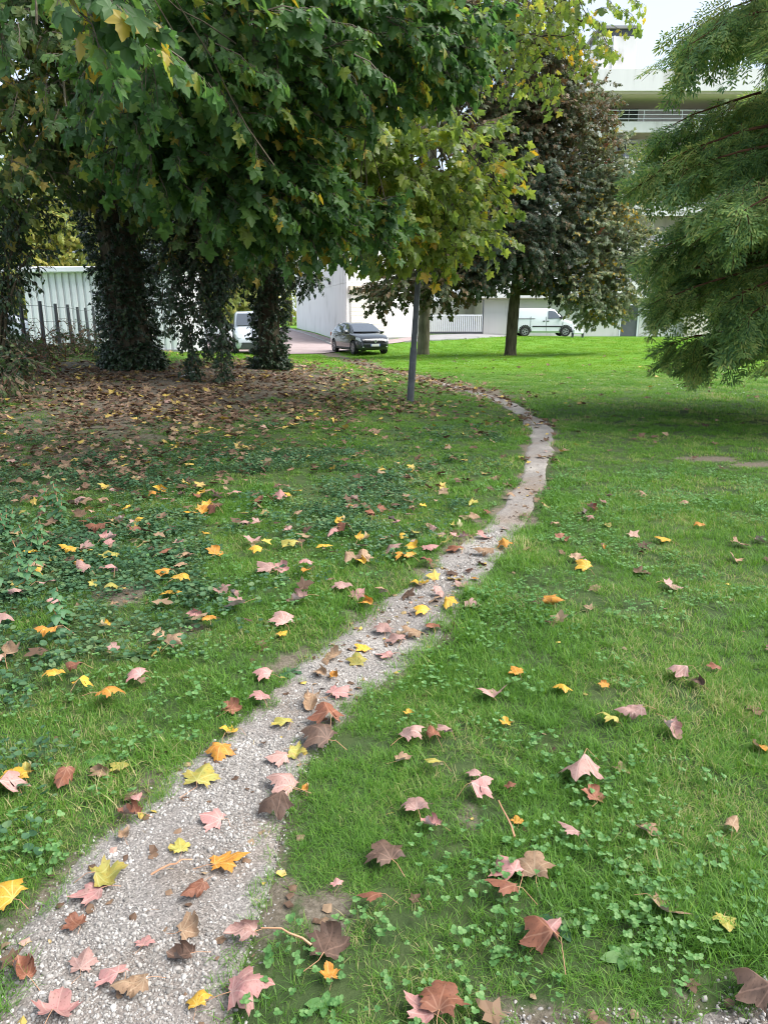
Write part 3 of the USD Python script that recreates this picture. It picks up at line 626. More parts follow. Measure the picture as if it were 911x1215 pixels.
    for k in range(4):
        l = (k + 1) % 4
        f += [(8 + k, 8 + l, 12 + l, ), (8 + k, 12 + l, 12 + k), (k, 8 + k, 8 + l), (k, 8 + l, l), (4 + k, 12 + l, 12 + k), (4 + k, 4 + l, 12 + l), (k, l, 4 + l), (k, 4 + l, 4 + k)]
    obj('diamond_emblem', trimesh.Trimesh(v, f, process=False), M['chrome'], c, smooth=False)
    pl = obj('number_plate', bx(.02, .5, .11, (2.045, 0, .44), 0, .004), M['plate'], c, smooth=False)
    obj('plate_band', bx(.006, .045, .105, (2.056, .226, .44)), M['plate_blue'], pl, smooth=False); obj('plate_band', bx(.006, .045, .105, (2.056, -.226, .44)), M['plate_blue'], pl, smooth=False)
    return c
def van(label, pos, rz, paint_, group=None, blue=False):
    c = thing('delivery_van', label, 'van', pos, rz, group)
    st_ = []
    for x, zb, zt, w in ((-2.1, .45, 1.55, .74), (-2.06, .34, 1.76, .80), (-1.9, .26, 1.82, .85), (-.6, .24, 1.84, .865), (.35, .24, 1.82, .86)):
        st_.append((x, [(0, zb), (w * .9, zb), (w, zb + .12), (w, .95), (w * .985, 1.2), (w * .87, zt - .10), (w * .78, zt - .02), (0, zt)]))
    for x, zb, zt, w in ((.62, .24, 1.74, .855), (1.22, .24, 1.16, .85), (1.5, .25, 1.08, .83), (1.9, .27, .94, .78), (2.08, .32, .76, .68), (2.12, .42, .62, .6)):
        st_.append((x, [(0, zb), (w * .9, zb), (w, zb + .12), (w, min(.95, zt - .2)), (w * .985, min(1.2, zt - .12)), (w * .87, zt - .06), (w * .74, zt - .01), (0, zt)]))
    body = to_man(loft(st_))
    for x in (-1.32, 1.35):
        for s in (-1, 1):
            cy = trimesh.creation.cylinder(.375, .36, sections=32); cy.apply_transform(trimesh.transformations.rotation_matrix(math.pi / 2, [1, 0, 0])); cy.apply_translation((x, s * .83, .33)); body = body - to_man(cy)
    obj('body', from_man(body), paint_, c, smooth=35)
    obj('windscreen', quad(np.array([(.66, .66, 1.685), (.66, -.66, 1.685), (1.18, -.74, 1.205), (1.18, .74, 1.205)]) + [.02, 0, .035]), M['car_glass'], c, smooth=False)
    for s in (-1, 1):
        def sw(p, off=.0): return quad([(x, s * (y + off), z) for x, y, z in p])
        obj('side_window', sw([(1.02, .858, 1.17), (.16, .872, 1.14), (.16, .786, 1.66), (.60, .775, 1.62)], .006), M['car_glass'], c, smooth=False)
        for x in (.06, -.98, 1.14):
            obj('door_seam', bx(.02, .02, .95 if x < 1 else .5, (x, s * .862, .82 if x < 1 else .7)), M['dark_metal'], c, smooth=False)
        obj('rub_strip', bx(1.95, .03, .075, (.12, s * .872, .66), 0, .01), M['black_plastic'], c)
        obj('door_rail', bx(1.3, .03, .03, (-1.35, s * .868, 1.16), 0, .005), M['dark_metal'], c)
        for x in (.16, -.1):
            obj('handle', bx(.15, .04, .06, (x, s * .874, 1.0), 0, .015), M['black_plastic'], c)
        obj('mirror', bx(.13, .2, .22, (1.0, s * .95, 1.2), 0, .04), M['black_plastic'], c)
        obj('headlight', trimesh.convex.convex_hull(np.array([(1.75, s * .80, .92), (1.75, s * .81, .75), (2.06, s * .66, .72), (2.07, s * .45, .74), (1.98, s * .5, .88)]) + [.012, s * .012, .0]), M['lamp'], c)
        obj('tail_light', bx(.08, .12, .5, (-2.06, s * .76, 1.0), 0, .02), M['red_panel'], c)
        for x in (-1.32, 1.35):
            wheel(c, x, s * .765, .325, .2, s)
            obj('arch_trim', cat([bx(.09, .04, .07, (x + .4 * math.cos(a), s * .857, .33 + .4 * math.sin(a)), 0, .01) for a in np.linspace(.1, math.pi - .1, 11)]), M['black_plastic'], c)
        if blue:
            obj('blue_stripe', sw([(-.05, .872, 1.32), (-1.9, .868, 1.32), (-1.9, .845, 1.5), (-.05, .85, 1.5)], .0), M['blue_panel'], c, smooth=False)
    obj('front_bumper', trimesh.convex.convex_hull(np.array([(2.14, .58, .3), (2.17, .5, .55), (2.14, -.58, .3), (2.17, -.5, .55), (1.72, .835, .3), (1.72, .835, .6), (1.72, -.835, .3), (1.72, -.835, .6)])), M['dark_metal'], c, smooth=False)
    obj('rear_bumper', bx(.18, 1.6, .26, (-2.08, 0, .46), 0, .04), M['dark_metal'], c, smooth=False)
    obj('grille', bx(.04, .8, .1, (2.09, 0, .70), 0, .02), M['black_plastic'], c)
    obj('antenna', tube([(.4, 0, 1.82), (.2, 0, 2.1)], .008, 5), M['black_plastic'], c)
    return c
def on_ground(p, Y):
    q = space(p[0], p[1], Y); return np.array([q[0], q[1], float(height(q[0], q[1]))])
p_ = at(426, 418.5)
hatchback('black hatchback parked where the lawn meets the pink road, facing the viewer', p_, math.radians(-90 + 24), M['black_paint'])
p_ = on_ground((643, 398), 51.0)
van('white panel van parked side-on before the long white wall', p_ + [0, 0, .04], math.radians(0), M['white_paint'])
p_ = on_ground((300, 395), 33.5)
van('silver van nose showing beside the ivy-clad trunk next to the road', p_ + [0, 0, .05], math.radians(-78), M['silver_paint'])
p_ = on_ground((232, 395), 38.0)
van('white van with a pale blue stripe seen through the hanging ivy', p_ + [0, 0, .05], math.radians(-8), M['white_paint'], blue=True)
p_ = on_ground((4, 395), 30.0)
hatchback('silver hatchback seen through the bushes beyond the fence stakes', p_ + [0, 0, .03], math.radians(15), M['silver_paint'])

# ------------------------------------------------------------------ shed, fence, lamp post
sh_a, sh_b = np.array([-13.0, 27.8]), np.array([-7.3, 27.0])
shed_z = float(height(-10.5, 27.5)) - .1
shed = thing('metal_shed', 'white ribbed metal shed standing behind the stake fence', 'shed', (0, 0, 0))
sd = (sh_b - sh_a) / np.hypot(*(sh_b - sh_a)); sn = np.array([sd[1], -sd[0]]); sang = math.atan2(sd[1], sd[0]); sl = np.hypot(*(sh_b - sh_a))
SH = 2.75
for k in range(22):
    c = sh_a + sd * (k + .5) * sl / 22
    obj('rib_panel', bx(sl / 22 * .62, .05, SH, (c[0], c[1], shed_z + SH / 2), sang, .012), M['shed'], shed, smooth=False)
c = (sh_a + sh_b) / 2 - sn * 1.25
obj('box_body', bx(sl, 2.42, SH + .02, (c[0], c[1], shed_z + SH / 2), sang), M['shed'], shed, smooth=False)
c = (sh_a + sh_b) / 2 - sn * 1.15
obj('roof_edge', bx(sl + .1, 2.8, .2, (c[0], c[1], shed_z + SH + .1), sang, .03), M['shed'], shed, smooth=False)
obj('base_rail', bx(sl + .04, .12, .16, (*((sh_a + sh_b) / 2 + sn * .02), shed_z + .02), sang), M['drive'], shed, smooth=False)
fence = thing('stake_fence', 'dark stake and wire fence beside the ivy-clad trunk', 'fence', (0, 0, 0))
fp = []
for (px, py, ty, yy_) in ((33, 434, 357, 17.0), (54, 423, 357, 18.6), (72, 416, 360, 20.2), (87, 412, 361, 21.8), (97, 409, 364, 23.2), (107, 406.5, 365, 24.5), (114, 404, 363, 25.6), (-14, 450, 352, 14.6)):
    q = space(px, py, yy_); q[2] = float(height(q[0], q[1]))
    top = space(px - 1, ty, q[1])
    lean = rng.normal(0, .03)
    hgt = np.clip(top[2] - q[2], 1.1, 1.75)
    fp.append((q[0], q[1], q[2], hgt))
    obj('stake', tube([(q[0], q[1], q[2] - .3), (q[0] + lean, q[1], q[2] + hgt * .5), (q[0] + lean * 1.6, q[1], q[2] + hgt)], [.055, .05, .042], 7), M['dark_metal'], fence)
fp.sort(key=lambda a: a[1])
for fr in (.35, .65, .93):
    obj('wire', tube([(a, b, z + h * fr) for a, b, z, h in fp], .006, 4), M['dark_metal'], fence)
def twisty(p, n, L, r):
    pts = [np.array(p, float)]; d = np.array([r.normal(), r.normal() * .6, .5])
    for _ in range(n):
        d = d + r.normal(0, .5, 3); d /= np.linalg.norm(d); pts.append(pts[-1] + d * L)
    return np.array(pts)
base = at(486.5, 477)
lean = np.array([math.tan(math.radians(3.2)), 0, 1.0])
lp = thing('lamp_post', 'slim dark grey lamp post leaning slightly on the lawn', 'lamp post', base)
obj('shaft', tube([lean * z for z in (-.25, 1.0, 1.02, 4.6)], [.070, .066, .056, .046], 14), M['post_grey'], lp, smooth=50)
obj('base_plate', tube([(0, 0, -.05), (0, 0, .03)], .10, 14), M['post_grey'], lp)
obj('access_door', bx(.07, .02, .32, (.03, -.066, .6), 0, .008), M['post_grey'], lp)
t_ = lean * 4.6
lh = obj('lantern', trimesh.convex.convex_hull(np.vstack([np.array([(.16 * math.cos(a), .16 * math.sin(a), 0) for a in np.linspace(0, 6, 14)]) + t_, np.array([(.24 * math.cos(a), .24 * math.sin(a), .28) for a in np.linspace(0, 6, 14)]) + t_])), M['lamp'], lp)
obj('lantern_cap', tube([t_ + (0, 0, .28), t_ + (0, 0, .40)], [.28, .1], 16), M['post_grey'], lp)
p_ = at(223, 447)
ps = thing('paper_scrap', 'white scrap of paper on the leaf litter by the hanging ivy', 'paper', p_ + [0, 0, .015])
pv = np.array([(x, y, .05 * math.sin(x * 11 + y * 6) + .05) for x in np.linspace(-.18, .18, 7) for y in np.linspace(-.08, .08, 4)])
i = np.array([a * 4 + b for a in range(6) for b in range(3)])
obj('sheet', (pv, np.vstack([np.stack([i, i + 4, i + 5], 1), np.stack([i, i + 5, i + 1], 1)])), M['paper'], ps, smooth=40)

# ------------------------------------------------------------------ leaves, twigs and sprays
_HALF = [(0, 0), (.10, -.09), (.22, -.08), (.37, -.13), (.35, -.02), (.39, .05), (.33, .12), (.45, .20), (.50, .28), (.64, .40), (.52, .42), (.50, .50), (.38, .49), (.26, .47), (.29, .58), (.27, .68), (.19, .71), (.17, .80), (.08, .88), (0, 1.0)]
_COARSE = [(0, 0), (.36, -.10), (.31, .12), (.62, .40), (.27, .47), (.20, .73), (0, 1.0)]
_MID = [(0, 0), (.12, -.09), (.37, -.13), (.34, .10), (.46, .20), (.64, .40), (.50, .46), (.27, .47), (.27, .67), (.17, .74), (.10, .88), (0, 1.0)]
def _outline(half, jit=0.0, r=None):
    h = np.array(half, float)
    o = np.vstack([h, (h * [-1, 1])[::-1][1:-1]])
    if jit:
        o = o + r.normal(0, jit, o.shape)
    return o
def dry_leaf(seed):
    """blade (v, f, uv) and stalk mesh of one fallen maple leaf, about 1 long, each differently cupped, rolled or folded"""
    r = np.random.default_rng(100 + seed)
    o = _outline(_HALF, .019, r); o[:, 0] *= r.uniform(.92, 1.12)
    c = np.array([0, .33])
    rings = [c + (o - c) * s for s in (1, .72, .4)]
    uv = np.vstack(rings + [c[None]]); n = len(o)
    f = []
    for k in range(2):
        for j in range(n):
            j2 = (j + 1) % n
            f += [(k * n + j, k * n + j2, (k + 1) * n + j2), (k * n + j, (k + 1) * n + j2, (k + 1) * n + j)]
    f += [(2 * n + j, 2 * n + (j + 1) % n, 3 * n) for j in range(n)]
    x, y = uv[:, 0].copy(), uv[:, 1] - .33
    kind = seed % 8
    z = .02 * np.sin(x * 9 + r.uniform(0, 6)) + .02 * np.sin(y * 8 + r.uniform(0, 6)) + (meshkit.noise(np.stack([x * 3, y * 3, np.full_like(x, seed)], -1), seed) - .5) * .26
    z += -.035 * np.cos(np.arctan2(x, y + .33) * 2 * math.pi / .72) * np.hypot(x, y + .33)     # lobes folded along their veins
    if kind in (0, 3):   # nearly flat, rim curled a little
        z += .26 * (x ** 2 + y ** 2) * r.uniform(.6, 1.4)
    elif kind in (1, 6):   # cupped, rim down
        z -= .55 * (x ** 2 + y ** 2) * r.uniform(.8, 1.2); z += .22
    elif kind == 2:    # rolled along the midrib
        R_ = r.uniform(.24, .32); a = x / R_; x = R_ * np.sin(a); z += R_ * (1 - np.cos(a))
    elif kind == 4:    # folded over on itself
        a = np.clip((x - .02) / .12, 0, 2.2); fold = x > .02
        xf_ = .02 + .12 * np.sin(a); z = np.where(fold, z * .5 + .12 * (1 - np.cos(a)) + np.maximum(x - .02 - .12 * 2.2, 0) * math.sin(2.2), z); x = np.where(fold, xf_ + np.maximum(x - .02 - .12 * 2.2, 0) * math.cos(2.2), x)
    elif kind == 5:    # tip curled up
        R_ = .33; a = np.clip((y + .05) / R_, 0, 2.4); up = y > -.05
        z = np.where(up, z + R_ * (1 - np.cos(a)), z); y = np.where(up, -.05 + R_ * np.sin(a), y)
    else:              # tented, standing on its lobes
        z += .34 - .75 * np.abs(x) - .25 * y ** 2
    if seed >= 8:
        z = -z * .7
    v = np.stack([x, y, z - np.min(z)], 1)
    b = v[0]
    st_ = tube([b, b + (r.normal(0, .05), -.25, .03), b + (r.normal(0, .2), -r.uniform(.5, .75), -b[2] + .03)], [.011, .008, .011], 5)
    return v, np.array(f), uv, st_
def leaf_geo(p, R, s, half=_COARSE, fold=.22, droop=.25, width=1.0):
    o = _outline(half); c = np.array([0, .3]); o = np.vstack([o, c[None]])
    v = np.column_stack([o[:, 0] * width, o[:, 1], -fold * np.abs(o[:, 0]) - droop * o[:, 1] ** 2 + .04 * np.sin(o[:, 0] * 7)])
    n = len(o) - 1
    return xf(v, R, s, p), np.array([(j, (j + 1) % n, n) for j in range(n)])
def frame_of(x, roll, r=None):
    """rotations whose x axis lies along the given directions and whose z axis is as upright as that allows"""
    x = np.atleast_2d(x); x = x / np.linalg.norm(x, axis=1, keepdims=True)
    y = np.cross(np.array([0, 0, 1.0]), x); n = np.linalg.norm(y, axis=1, keepdims=True); y = np.where(n < .05, [0, 1, 0], y / np.maximum(n, 1e-6))
    z = np.cross(x, y)
    R = Rot.from_matrix(np.stack([x, y, z], -1))
    return R * Rot.from_euler('x', np.asarray(roll))
def merge(parts):
    vs, fs, o = [], [], 0
    for v, f in parts:
        vs.append(v); fs.append(f + o); o += len(v)
    return np.vstack(vs), np.vstack(fs)
OVAL = [(0, 0), (.22, .12), (.30, .38), (.22, .70), (0, 1.0)]
IVYL = [(0, .05), (.30, -.08), (.50, .18), (.26, .40), (0, 1.0)]
def twig(seed, n=9, size=.14, length=.38, half=_COARSE, hang=.9, width=1.0, spread=.9, leaf_list=False):
    """a twig along +x with leaves on stalks that hang to both sides"""
    r = np.random.default_rng(300 + seed)
    out = []; stems = [tube([(0, 0, 0), (length * .5, r.normal(0, .02), .02), (length, r.normal(0, .03), -.03)], [.006, .005, .002], 3, False)]
    for k in range(n):
        t = (k + .7) / n; p0 = np.array([length * t, 0, .01])
        a = (1 if k % 2 else -1) * r.uniform(.3, 1.1) * spread * (1.3 - t)
        d = np.array([math.cos(a), math.sin(a), -r.uniform(.1, .5) * hang])
        p1 = p0 + d * size * r.uniform(.35, .6)
        stems.append(tube([p0, p1], [.0028, .002], 3, False))
        ya = np.array([math.cos(a) * .8, math.sin(a), -hang * r.uniform(.35, 1.1)]); ya /= np.linalg.norm(ya)
        za = np.array([0, 0, 1.0]) + r.normal(0, .48, 3); xa = np.cross(ya, za); xa /= np.linalg.norm(xa); za = np.cross(xa, ya)
        out.append((p1, Rot.from_matrix(np.stack([xa, ya, za], -1)), size * r.uniform(.5, 1.25)))
    if leaf_list:
        return out
    lv = merge([leaf_geo(p, R, s, half, r.uniform(.1, .35), r.uniform(.05, .35), width) for p, R, s in out])
    st_ = trimesh.util.concatenate(stems)
    return lv, st_
def proto(m, seeds, **kw):
    res = []
    for s in seeds:
        lv, st_ = twig(s, **kw)
        res.append([(lv, m, False), (st_, M['twig'], False)])
    return res

def blob_points(blobs, r, shell=.5):
    """twig places in rounded masses: positions, outward directions"""
    P, D = [], []
    for c, rad, n in blobs:
        d = r.normal(0, 1, (n, 3)); d /= np.linalg.norm(d, axis=1, keepdims=True)
        q = shell + (1 - shell) * r.random(n) ** .6
        q *= 1 + .22 * (meshkit.noise(d * 2.3 + np.array(c), 5)[:, None] - .5).ravel() * 2
        rad = np.broadcast_to(np.asarray(rad, float), (3,))
        P.append(np.array(c) + d * rad * q[:, None]); D.append(d)
    return np.vstack(P), np.vstack(D)
def crown(tree, m, blobs, kw, sc=(.8, 1.25), seed=0, droop=.35, name='crown', shell=.45, keep=None):
    r = np.random.default_rng(900 + seed)
    P, D = blob_points(blobs, r, shell)
    if keep is not None:
        k = keep(P); P, D = P[k], D[k]
    dirs = D * [1, 1, .45] + r.normal(0, .35, D.shape); dirs[:, 2] -= droop
    R = frame_of(dirs, r.normal(0, .35, len(P)))
    pr = proto(m, range(seed * 10, seed * 10 + 4), **kw)
    s = r.uniform(sc[0], sc[1], len(P))
    c = instancer(numbered(parent_path(tree) + '/' + name), pr, P, R, s, r.integers(0, 4, len(P)))
    tag(c, kind='stuff')
    return P, R, s
def limbs(tree, root, blobs, m, r0=.12, seed=0, sag=.25, sub=5, wob=.1, zfrac=.25, hubs=None, zmin=.8):
    """a limb from the trunk into every mass of the crown, with side branches"""
    r = np.random.default_rng(1200 + seed)
    twigs = []
    for k, (c, rad, n) in enumerate(blobs):
        c = np.array(c, float); rad_ = float(np.mean(rad))
        h = root(np.clip(c[2] - np.hypot(*(c[:2] - root(0)[:2])) * zfrac, zmin, 99))
        if hubs is not None:
            h = hubs[int(np.argmin([np.linalg.norm(c - q) for q in hubs]))]
        p = curve(h, c, sag, 8, wob, r)
        L = np.linalg.norm(c - h)
        rr = min(r0, .018 * L + .015)
        obj('limb', tube(p, np.linspace(rr, rr * .3, 8), 7), m, tree, smooth=60)
        for j in range(sub):
            s0 = p[r.integers(3, 8)]
            e = c + r.normal(0, .55, 3) * rad_
            twigs.append(tube(curve(s0, e, r.normal(0, .06), 5, .03, r), np.linspace(rr * .32, .006, 5), 4))
    if twigs:
        tag(obj('branchlets', trimesh.util.concatenate(twigs), m, tree, smooth=60), kind='stuff')
def trunk(tree, pts, radii, m, n=16, rough=.06, seed=0, name='trunk'):
    p = np.array(pts, float); k = 26
    t = np.linspace(0, len(p) - 1, k); q = np.stack([np.interp(t, np.arange(len(p)), p[:, i]) for i in range(3)], 1)
    rr = np.interp(t, np.arange(len(p)), radii)
    a = tube(q, rr, n)
    v = np.array(a.vertices); ax = np.repeat(q, n, 0)
    v[:k * n] = ax + (v[:k * n] - ax) * (1 + (meshkit.fbm(v[:k * n] * [3, 3, 1.1], 3, seed) - .5)[:, None] * 2 * rough * 3)
    a = trimesh.Trimesh(v, a.faces, process=False)
    obj(name, a, m, tree, smooth=70)
    def on(z):
        j = np.argsort(p[:, 2]); return np.array([np.interp(z, p[j, 2], p[j, 0]), np.interp(z, p[j, 2], p[j, 1]), np.clip(z, p[0, 2], p[-1, 2])])
    return on
def B(px, py, Y, rad, n):
    return (space(px, py, Y), rad, n)

# ------------------------------------------------------------------ trees
def ivy_on(path_label, pts, radii, n, seed, out=.16, size=.085):
    """ivy wrapped round a trunk: sprays of small leaves all over it"""
    r = np.random.default_rng(1500 + seed)
    iv = thing('ivy', path_label, 'ivy', (0, 0, 0))
    p = np.array(pts, float); t = r.random(n) * (len(p) - 1)
    ax = np.stack([np.interp(t, np.arange(len(p)), p[:, i]) for i in range(3)], 1); rr = np.interp(t, np.arange(len(p)), radii)
    a = r.random(n) * 2 * np.pi
    lump = 1 + .5 * (meshkit.fbm(np.stack([np.cos(a) * 1.5, np.sin(a) * 1.5, ax[:, 2] * 1.2], -1), 3, seed) - .5)
    d = np.stack([np.cos(a), np.sin(a), np.zeros(n)], 1)
    P = ax + d * (rr * lump + r.random(n) * out)[:, None]
    dirs = d * .7 + r.normal(0, .55, (n, 3)); dirs[:, 2] -= .35
    c = instancer(parent_path(iv) + '/leaves', proto(M['leaf_ivy'], range(200 + seed * 5, 204 + seed * 5), n=8, size=size, length=.2, half=IVYL, hang=1.0), P, frame_of(dirs, r.normal(0, .4, n)), r.uniform(.7, 1.3, n), r.integers(0, 4, n))
    tag(c, kind='stuff')
    for k in range(7):                                            # climbing stems
        a0 = r.random() * 6.28
        z = np.linspace(0, len(p) - 1, 12); q = np.stack([np.interp(z, np.arange(len(p)), p[:, i]) for i in range(3)], 1); r2 = np.interp(z, np.arange(len(p)), radii)
        aa = a0 + np.cumsum(r.normal(0, .12, 12))
        obj('stem', tube(q + np.stack([np.cos(aa) * r2, np.sin(aa) * r2, np.zeros(12)], 1), np.linspace(.045, .015, 12), 6), M['bark_grey'], iv, smooth=60)
    return iv

# the thick ivy-clad tree
b1 = at(157, 437)
T1 = thing('ivy_clad_tree', 'broad old tree with the thickest ivy-covered trunk, next to the stake fence', 'tree', (0, 0, 0), group=None)
tp1 = [b1 + (0, 0, -.3), b1 + (.02, 0, .4), b1 + (-.05, 0, 2.5), b1 + (-.25, -.1, 5.0), b1 + (-.2, .2, 9.0), b1 + (.1, .3, 13)]
on1 = trunk(T1, tp1, [.58, .44, .42, .40, .34, .12], M['bark'], 18, .05, 1)
bl1 = [B(60, 105, 14.5, 1.6, 130), B(20, 160, 13.5, 1.2, 50), B(120, 60, 14, 1.9, 150), B(190, 110, 15, 1.9, 170), B(250, 170, 15.5, 1.9, 190), B(190, 190, 15.5, 1.2, 100), B(30, 30, 12.5, 1.6, 110), B(200, 0, 15, 2.4, 170), B(320, 70, 16, 2.3, 190),
       B(260, 232, 15.5, 1.2, 110), B(330, 200, 16.5, 1.8, 150), B(-70, 90, 13, 2.0, 100), (b1 + (0, 0, 10), (4.5, 4.5, 3.2), 420), (b1 + (-2.5, -3, 8.5), (3.2, 3.2, 2.2), 220), (b1 + (1.5, -2, 9), (3.0, 3.0, 2.2), 170), (b1 + (0, 3, 7.5), (4.5, 3, 2.5), 200)]
crown(T1, M['leaf_olive'], bl1, dict(n=12, size=.13, length=.55, hang=.8), (.9, 1.4), 1)
limbs(T1, on1, bl1, M['bark_grey'], .16, 1, .5, 5, .16)
ivy_on('dense dark ivy wrapped round the thickest trunk', [b1 + (0, 0, -.1), b1 + (0, 0, .5), b1 + (-.05, 0, 2.5), b1 + (-.25, -.1, 4.6)], [.50, .42, .48, .75], 2300, 1, .13, .07)

# the second ivy-clad tree, with the lime and yellow boughs that reach over the lawn
b2 = at(321, 438)
T2 = thing('ivy_clad_tree', 'ivy-covered tree with a slimmer trunk whose lime-yellow boughs spread over the lawn', 'tree', (0, 0, 0))
tp2 = [b2 + (0, 0, -.3), b2 + (0, 0, .4), b2 + (.05, 0, 2.2), b2 + (.25, -.2, 4.2), b2 + (.6, -.6, 8.0), b2 + (.8, -.8, 12)]
on2 = trunk(T2, tp2, [.32, .26, .24, .22, .18, .08], M['bark'], 14, .05, 2)
bl2 = [B(470, 170, 12.5, .95, 80), B(535, 195, 13.2, .85, 70), B(430, 225, 12.6, .85, 70), B(505, 252, 13.2, .75, 58), B(572, 225, 14, .5, 30), B(365, 130, 12.3, .95, 70), B(420, 135, 12, .85, 70), B(540, 276, 13.6, .40, 22), B(570, 270, 14, .32, 14), B(445, 266, 12.8, .6, 36), B(390, 190, 12.5, .8, 60), B(585, 205, 14.3, .35, 14), B(485, 288, 13.4, .35, 12)]
bl2u = [B(690, 25, 14, .55, 26), B(650, 60, 14, .55, 24), B(620, 15, 14, .8, 46), B(560, 0, 13.5, .9, 50), B(600, 70, 14.4, .6, 22), B(705, -10, 14, .55, 26), B(640, -40, 14, 1.0, 60)]
P2, R2, S2 = crown(T2, M['leaf_lime'], bl2, dict(n=10, size=.135, length=.42, hang=.75, half=_MID), (.85, 1.2), 2, .3)
crown(T2, M['leaf_lime'], bl2u, dict(n=8, size=.13, length=.4, hang=1.0), (.8, 1.15), 3, .5)
bl2t = [(b2 + (.4, -1.5, 8.5), (2.4, 2.4, 1.8), 150), (b2 + (.5, -.5, 11), (2.6, 2.6, 2.0), 140), (b2 + (0, 1, 5.4), (2.0, 2.0, 1.3), 100)]
crown(T2, M['leaf_olive'], bl2t, dict(n=12, size=.13, length=.55, hang=.8), (.9, 1.4), 4)
HUB2 = [np.array([-1.6, 15.2, 6.2]), np.array([.6, 14.2, 6.6]), np.array([2.4, 14.6, 8.2]), np.array([-2.2, 17.0, 8.0])]
for k, q in enumerate(HUB2):
    obj('bough', tube(curve(on2(4.6 + k * .6), q, .4, 9, .05, np.random.default_rng(k)), np.linspace(.13, .06, 9), 8), M['bark'], T2, smooth=60)
limbs(T2, on2, bl2 + bl2u + bl2t, M['bark'], .05, 2, .1, 4, .08, .25, HUB2)
ivy_on('dark ivy sleeve on the slimmer trunk beside the silver van', [b2 + (0, 0, -.1), b2 + (0, 0, .4), b2 + (.05, 0, 2.0), b2 + (.2, -.15, 3.6)], [.30, .25, .29, .48], 1200, 2, .10, .065)
r_ = np.random.default_rng(5)
bl2i = [B(290, 318, b2[1] - .2, .42, 70), B(352, 322, b2[1] - .3, .42, 70), B(325, 305, b2[1] - .4, .6, 90), B(372, 325, b2[1] - .2, .22, 22)]
crown(T2, M['leaf_ivy'], bl2i, dict(n=9, size=.085, length=.3, half=IVYL, hang=1.0), (.8, 1.3), 5, .4, 'ivy_tuft')

# ivy strands that hang from the boughs
for k, (px, y0, y1, w, n) in enumerate([(203, 285, 388, .26, 120), (216, 282, 408, .26, 150), (229, 282, 436, .20, 170), (246, 285, 420, .16, 120), (262, 280, 455, .24, 240), (255, 284, 378, .22, 100), (236, 280, 372, .26, 120), (192, 290, 372, .2, 70)]):
    r = np.random.default_rng(1700 + k)
    low = at(px, 455) if y1 > 430 else None
    Y = float(at(262, 455)[1]) + r.uniform(-.25, .25)
    top, bot = space(px, y0, Y), space(px + r.uniform(-3, 3), y1, Y)
    if y1 > 430:
        bot[2] = float(height(bot[0], bot[1])) + .02
    top[2] += .5
    h = thing('hanging_ivy', ['ivy strand hanging next to the thickest trunk', 'wide ivy strand hanging over the shed wall', 'thin ivy strand that trails down to the paper scrap', 'slim ivy strand between two longer hanging strands', 'thickest ivy strand, hanging right down to the ground',
                              'short ivy strand before the striped van', 'short bushy ivy strand in the middle of the hanging curtain', 'short wispy ivy strand touching the thickest trunk'][k], 'ivy', (0, 0, 0), group='ivy hanging in a curtain')
    p = curve(top, bot, 0, 9, .035, r)
    obj('stem', tube(p, .012, 5), M['bark'], h, smooth=60)
    t = r.random(n) * 8; ax = np.stack([np.interp(t, np.arange(9), p[:, i]) for i in range(3)], 1)
    q = r.normal(0, 1, (n, 3)); q[:, 2] *= .3; q /= np.linalg.norm(q, axis=1, keepdims=True)
    dirs = q + r.normal(0, .2, (n, 3)); dirs[:, 2] -= 1.0
    c = instancer(parent_path(h) + '/leaves', proto(M['leaf_ivy'], range(260 + 4 * k, 263 + 4 * k), n=7, size=.075, length=.22, half=IVYL, hang=1.0), ax + q * (w * .45 * r.random(n) ** .5)[:, None], frame_of(dirs, r.normal(0, .4, n)), r.uniform(.7, 1.2, n), r.integers(0, 3, n))
    tag(c, kind='stuff')

# the maple whose boughs hang over the walker's head
T3 = thing('maple_tree', 'large-leaved dark green maple whose boughs hang low over the grass from above', 'tree', (0, 0, 0))
b3 = np.array([-8.2, 7.2, float(height(-8.2, 7.2))])
on3 = trunk(T3, [b3 + (0, 0, -.3), b3 + (0, 0, .4), b3 + (.2, 0, 3), b3 + (.6, .2, 6), b3 + (.9, .5, 10)], [.5, .36, .3, .24, .08], M['bark'], 14, .05, 3)
bl3 = [B(95, 20, 4.3, (.45, .35, .12), 14), B(40, -40, 5.2, (.5, .4, .2), 14), B(215, 10, 6.0, .62, 68), B(330, -5, 7, .7, 96), B(435, 12, 8, .72, 112), B(500, 45, 8.6, .5, 68), B(400, 60, 8, .55, 68), B(545, 40, 8.9, .28, 22),
       B(215, 115, 7.4, .72, 102), B(290, 150, 7.6, .75, 121), B(215, 168, 8, .55, 78), B(305, 210, 8, .6, 102), B(430, 256, 9.4, .32, 40), B(378, 258, 8.8, .3, 40), B(170, 140, 8, .5, 46), B(330, 232, 8.2, .34, 50), B(270, 208, 8.2, .38, 46), B(150, 60, 7, .5, 40), B(280, 70, 7, .6, 78)]
bl3t = [(np.array([-4.6, 3.2, 5.4]), (2.0, 1.8, .8), 120), (np.array([-3.0, 2.0, 5.6]), (1.5, 1.5, .6), 70), (np.array([-4.0, 5.6, 5.6]), (1.9, 1.6, .8), 90), (np.array([-6, 8.5, 7.8]), (2.8, 2.6, 2.0), 150), (np.array([-3.2, 9.5, 7.8]), (2.0, 2.0, 1.2), 80)]
HUB3 = [np.array([-3.6, 6.4, 5.2]), np.array([-2.0, 8.0, 5.6]), np.array([-.4, 8.3, 5.2])]
